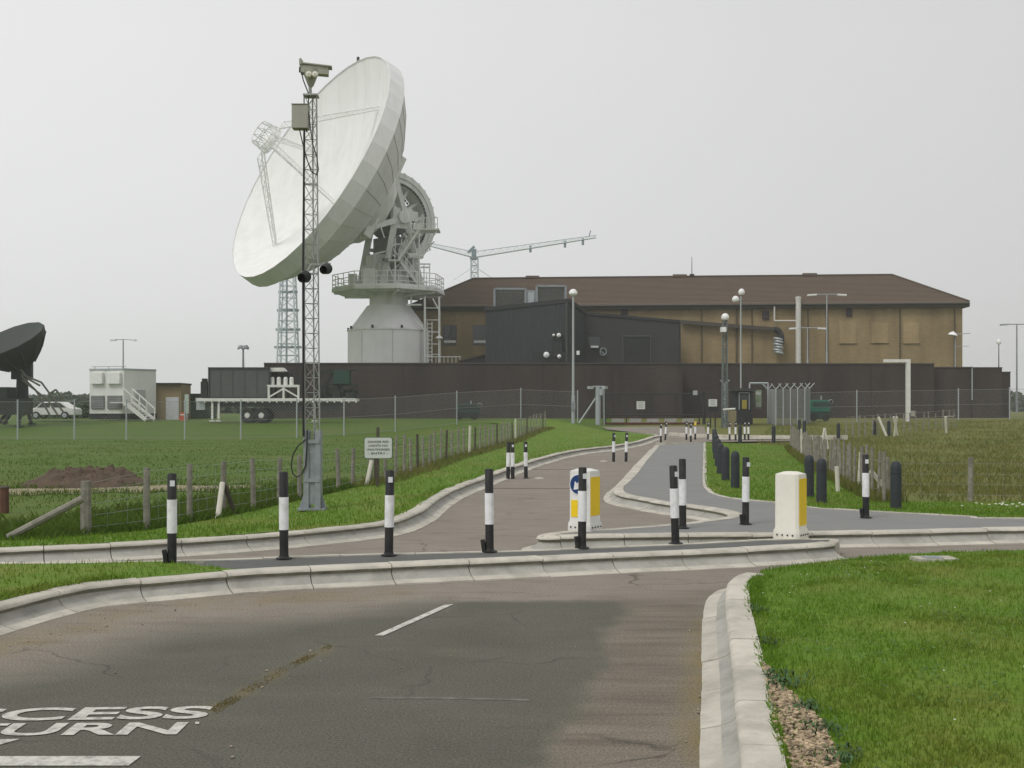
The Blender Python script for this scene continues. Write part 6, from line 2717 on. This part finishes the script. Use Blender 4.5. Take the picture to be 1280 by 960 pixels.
# ------------------------------------------------------------------ grass blades
def blades(name, m, area, n, h, w, zf, label=None, dens=None, lean=.5, curve=True):
    """thin upright triangles scattered in a polygon; dens(x, y) = chance of keeping"""
    xs, ys = [p[0] for p in area], [p[1] for p in area]
    V, F = [], []
    poly = [(p[0], p[1]) for p in area]
    made = tries = 0
    rng = random.Random(len(name) * 31 + n)
    while made < n and tries < n * 14:
        tries += 1
        x, y = rng.uniform(min(xs), max(xs)), rng.uniform(min(ys), max(ys))
        if not inside(x, y, poly):
            continue
        if dens and rng.random() > dens(x, y):
            continue
        z = zf(x, y) - .008
        hh = h * rng.uniform(.45, 1.25)
        a = rng.uniform(0, 6.283)
        ww = w * rng.uniform(.7, 1.3)
        dx, dy = math.cos(a) * ww, math.sin(a) * ww
        b_ = rng.uniform(0, 6.283)
        l_ = hh * lean * rng.random()
        lx, ly = math.cos(b_) * l_, math.sin(b_) * l_
        k = len(V)
        V += [(x - dx, y - dy, z), (x + dx, y + dy, z), (x + lx * .35 + dx * .6, y + ly * .35 + dy * .6, z + hh * .6), (x + lx, y + ly, z + hh)]
        F += [(k, k + 1, k + 2), (k, k + 2, k + 3)]
        made += 1
    me = bpy.data.meshes.new(name)
    me.from_pydata(V, [], F)
    me.materials.append(m)
    o = bpy.data.objects.new(name, me)
    COL.objects.link(o)
    return tag(o, label, None, None, 'stuff')


def z_chip(x, y):
    return z_lawn(x, y)


chip2 = [(p.x, p.y) for p in chip_poly]


def lawn_keep(x, y):
    if inside(x, y, chip2):
        return .06
    d = .18 + min(1, 5.2 / max(3, math.hypot(x, y))) ** 2 * 1.0
    if abs(x) > y * .6 + 1:
        d *= .4
    return min(1, d * (.75 + .5 * mnoise.noise(Vector((x * 1.3, y * 1.3, 0)))))


lawn_near = [tuple(p) for p in l4_fwd if p.y > 3] + [tuple(p) for p in lawn_far[:-1]] + [(9, 3.5), (1, 3.5)]
blades("lawn_grass", GRASS_BLADE, lawn_near, 115000, .04, .0034, z_lawn, dens=lawn_keep)
blades("verge_grass", GRASS_BLADE, verge_l, 66000, .07, .007, z_verge_l, dens=lambda x, y: min(1, (15 / max(y, 10)) ** 1.5))
blades("median_grass", GRASS_BLADE, [p for p in [(q.x, q.y) for q in median_grass_poly] if p[0] > -11], 9000, .055, .005, lambda x, y: gz(x, y) + .198)
field_l = [tuple(p) for p in reversed(back[:2] + fence_l)] + [(-30, 16), (-34, 50), (-12, 52)]
tall_l = [(-11.5, 13.9), (-6.6, 16.0)] + [tuple(p) for p in fence_l[:9]] + [(-4.6, 30), (-5.9, 26.2), (-8.5, 19.5), (-13.5, 17.5)]
blades("tall_grass", GRASS_FIELD_BLADE, tall_l, 24000, .21, .006, lambda x, y: gz(x, y) - .06, dens=lambda x, y: .25 + .75 * max(0, 1 - seg_dist(x, y, [tuple(p) for p in fence_l]) / 1.6) + (.5 if x < -6.8 and y < 16.9 else 0), lean=.8)
strip = [(p.x - .55, p.y) for p in ([Vector(q) for q in fence_l[8:]])] + [(p.x + .7, p.y + .3) for p in reversed([Vector(q) for q in fence_l[8:]])]
blades("tall_grass", GRASS_ROUGH_BLADE, strip, 8000, .26, .010, lambda x, y: gz(x, y) - .06, lean=.6)
blades("field_grass", GRASS_FIELD_BLADE, [(-40, 17), (-13, 17.6), (-4, 30), (-2, 70), (-44, 71)], 42000, .075, .014, lambda x, y: ground_z(x, y), dens=lambda x, y: min(1, (24 / y) ** 1.2) * (.5 + mnoise.noise(Vector((x * .4, y * .4, 0)))))
blades("verge_grass", GRASS_BLADE, verge_r, 42000, .065, .008, lambda x, y: gz(x, y) + max(.01, .2 - .05 * seg_dist(x, y, exy)), dens=lambda x, y: min(1, (22 / max(y, 10)) ** 1.6) * (1 if abs(x - 10) < 14 else .2))
right_field = [(8.5, 27), (9.2, 23.8), (24, 22.6), (45, 60), (40, 88), (20, 86), (13, 60)]
blades("field_grass", GRASS_ROUGH_BLADE, right_field, 60000, .15, .012, lambda x, y: ground_z(x, y), dens=lambda x, y: min(1, (27 / y) ** 1.3) * (.6 + .7 * mnoise.noise(Vector((x * .3, y * .3, 3)))), lean=.8)
strip = [(p.x + .5, p.y) for p in fence_r[:6]] + [(p.x - .3, p.y - .3) for p in reversed(fence_r[:6])]
blades("tall_grass", GRASS_ROUGH_BLADE, strip, 7000, .28, .008, lambda x, y: gz(x, y), lean=.6)
blades("crack_weeds", mat_grass("dry_weed", (.16, .13, .04), (.2, .16, .06), (.12, .13, .03), 2, True), [tuple(p) for p in g2([(412, 806), (345, 838), (262, 886), (270, 893), (350, 845), (416, 809)])], 1000, .016, .004, lambda x, y: gz(x, y) + .004, dens=lambda x, y: .3 + mnoise.noise(Vector((x * 4, y * 4, 0))))
# ragged growth where turf meets the kerb, and taller clumps in the lawn
def ribbon(line, s0, s1):
    return [tuple(p) for p in offset_line(line, s0)] + [tuple(p) for p in reversed(offset_line(line, s1))]


blades("edge_grass", GRASS_BLADE, [p for p in ribbon([q for q in l4[::4] if q.y > 4], -.17, -.34)], 5200, .045, .004, lambda x, y: z_lawn(x, y), dens=lambda x, y: (.06 if inside(x, y, chip2) else 1) * max(.05, .45 + 1.1 * mnoise.noise(Vector((x * 2.2, y * 2.2, 4)))), lean=1.1)
blades("edge_grass", GRASS_BLADE, [p for p in ribbon([q for q in l3[::6] if q.x > -14 and q.y < 42], -.17, -.42)], 9000, .085, .006, lambda x, y: gz(x, y) + .19, dens=lambda x, y: max(.05, .4 + mnoise.noise(Vector((x * 1.7, y * 1.7, 4)))), lean=1.0)
blades("edge_grass", GRASS_BLADE, [p for p in ribbon([q for q in l1f[::5] if -10 < q.x < x_turn], -.16, -.32)], 2200, .075, .005, lambda x, y: gz(x, y) + .19, lean=1.0)
blades("lawn_clumps", GRASS_BLADE, lawn_near, 15000, .055, .0042, z_lawn, dens=lambda x, y: 1.0 if mnoise.noise(Vector((x * 1.9, y * 1.9, 17))) > .27 and not inside(x, y, chip2) else .01, lean=.9)
trk = [(p.x, p.y) for p in track]
blades("tall_grass", GRASS_FIELD_BLADE, [(-26, 23.3), (-4, 24.2), (-4.4, 29.5), (-26, 29.5)], 5200, .12, .008, ground_z, dens=lambda x, y: max(0, 1 - seg_dist(x, y, trk, True) / .45) + (.05 if not inside(x, y, trk) else 0), lean=.7)
# loose grit and small stones on the road
gm2 = MB()
rng = random.Random(12)
for _ in range(1500):
    x, y = rng.uniform(-6.5, 2.2), rng.uniform(4.5, 13)
    p_ = .04 + max(0, 1 - seg_dist(x, y, grit) / .7) * .9 + max(0, 1 - seg_dist(x, y, toe4) / .35) * .7 + max(0, 1 - seg_dist(x, y, crack) / .2) * .5
    if rng.random() > p_ or not (x < PX(880, y) and y < 11.4 + .06 * x):
        continue
    r = rng.uniform(.004, .013)
    gm2.lathe([(.001, 0), (r, r * .3), (r * .7, r * .9), (.001, r)], 5, Vector((x, y, .001)), (rng.uniform(-.3, .3), rng.uniform(-.3, .3), 1), False)
tag(gm2.build("loose_gravel", mat("grit_stone", (.30, .26, .2), .9, var=.3, scale=30, island=.5)), kind='stuff')
# weeds spilling over the near kerb
wv, wf = [], []
rng = random.Random(5)
for (px, py, n, sp) in ((972, 850, 190, .085), (1006, 885, 60, .05), (1032, 912, 60, .06), (957, 800, 50, .05), (949, 762, 40, .05), (1052, 945, 70, .06)):
    c = gp(px, py, .2)
    for _ in range(n):
        x, y = c.x + rng.gauss(0, sp), c.y + rng.gauss(0, sp * 1.6)
        if not inside(x, y, lawn_near):
            continue
        z = z_lawn(x, y) + .0
        a, e_ = rng.uniform(0, 6.283), rng.uniform(.015, .05)
        L_ = rng.uniform(.02, .05)
        d = Vector((math.cos(a), math.sin(a), 0))
        s_n = Vector((-d.y, d.x, 0)) * L_ * .22
        p0 = Vector((x, y, z))
        p1 = p0 + d * L_ * .5 + UP * e_
        p2 = p0 + d * L_ * 1.2 + UP * e_ * .7
        k = len(wv)
        wv += [p0, p1 + s_n, p2, p1 - s_n]
        wf += [(k, k + 1, k + 2, k + 3)]
mb = MB()
mb.add(wv, wf)
tag(mb.build("weeds", mat("weed_leaf", (.06, .12, .04), .7, var=.2, island=.45)), kind='stuff')
# chips and gravel on the bare edge
cm = MB()
for _ in range(15000):
    x, y = rng.uniform(1.0, 2.2), rng.uniform(4.2, 8.2)
    if not inside(x, y, chip2):
        continue
    z = z_lawn(x, y) + .012
    q = Vector((x, y, z))
    s0 = rng.uniform(.007, .02)
    M_ = Matrix.Rotation(rng.uniform(0, 6), 3, 'Z') @ Matrix.Rotation(rng.uniform(-.6, .6), 3, 'X')
    cm.box(q, (s0 * 1.7, s0, s0 * .5), M=M_)
tag(cm.build("wood_chippings", CHIPS), kind='stuff')
# broad leaves and clover among the lawn grass, in patches
cv, cf = [], []
rng = random.Random(21)
for _ in range(9000):
    x, y = rng.uniform(1.4, 9), rng.uniform(4.5, 14)
    if mnoise.noise(Vector((x * .9, y * .9, 31))) < .16 or not inside(x, y, lawn_near) or inside(x, y, chip2):
        continue
    z = z_lawn(x, y) + rng.uniform(.012, .034)
    a, L_ = rng.uniform(0, 6.283), rng.uniform(.008, .02)
    d = Vector((math.cos(a), math.sin(a), rng.uniform(-.3, .5))) * L_
    n_ = Vector((-math.sin(a), math.cos(a), rng.uniform(-.3, .3))) * L_ * .7
    q = Vector((x, y, z))
    k = len(cv)
    cv += [q - d, q + n_, q + d, q - n_]
    cf.append((k, k + 1, k + 2, k + 3))
mb = MB()
mb.add(cv, cf)
tag(mb.build("clover", mat("clover_leaf", (.075, .15, .03), .7, var=.2, island=.4)), kind='stuff')
# daisies in the lawn and clover on the far verge
dm = MB()
for _ in range(150):
    x, y = rng.uniform(2.2, 8), rng.uniform(6, 13.5)
    if mnoise.noise(Vector((x * .8, y * .8, 9))) < .12 or not inside(x, y, lawn_near):
        continue
    dm.lathe([(.002, .0), (.008, .004), (.002, .007)], 6, Vector((x, y, z_lawn(x, y) + .045)))
c = gp(1268, 634, .18)
for _ in range(32):
    x, y = c.x + rng.gauss(0, .35), c.y + rng.gauss(0, .25)
    dm.lathe([(.004, .0), (.026, .01), (.004, .02)], 6, Vector((x, y, gz(x, y) + .22)))
tag(dm.build("daisies", mat("daisy_white", (.7, .7, .62), .7)), kind='stuff')

# ------------------------------------------------------------------ far hedges on the horizon: leaf clumps, one mass each
def far_hedge(x0, x1, y, h, n, seed, m=HAZE_TREE, size=.9):
    rg = random.Random(seed)
    V, F = [], []
    for _ in range(n):
        x = rg.uniform(x0, x1)
        top = h * (.55 + .45 * (mnoise.noise(Vector((x * .06, seed, 0))) * .5 + .5) + .25 * mnoise.noise(Vector((x * .3, seed, 4))))
        z = 1.0 + top * rg.random() ** .7
        q = Vector((x, y + rg.gauss(0, 2.0), z))
        s = size * rg.uniform(.4, 1.1)
        a = Vector((rg.gauss(0, 1), rg.gauss(0, 1), rg.gauss(0, 1))).normalized()
        u, v = perp(a)
        k = len(V)
        V += [q + u * s, q + v * s * .7, q - u * s, q - v * s * .7]
        F.append((k, k + 1, k + 2, k + 3))
    mb = MB()
    mb.add(V, F)
    return tag(mb.build("treeline", m), kind='stuff')


far_hedge(-170, -60, 260, 5, 5200, 3)
far_hedge(-62, -40, 190, 3.4, 1800, 5)
far_hedge(66, 190, 260, 6, 5200, 8)
far_hedge(-880, 880, 860, 8, 9000, 11, size=3)
far_hedge(-46, -36, 108, 1.7, 1600, 14, LEAF_DARK, .35)

# ------------------------------------------------------------------ light haze over the whole place
hz = MB()
hz.box((0, 375, 19.5), (1820, 1070, 42))
hzo = hz.build("haze", bpy.data.materials.new("haze_air"))
hm = hzo.data.materials[0]
hm.use_nodes = True
nt = hm.node_tree
for n in list(nt.nodes):
    nt.nodes.remove(n)
ho = nt.nodes.new("ShaderNodeOutputMaterial")
hv = nt.nodes.new("ShaderNodeVolumePrincipled")
hv.inputs["Color"].default_value = (.93, .95, .97, 1)
hv.inputs["Density"].default_value = .0006
hv.inputs["Anisotropy"].default_value = .2
nt.links.new(hv.outputs[0], ho.inputs["Volume"])
tag(hzo, kind='stuff')
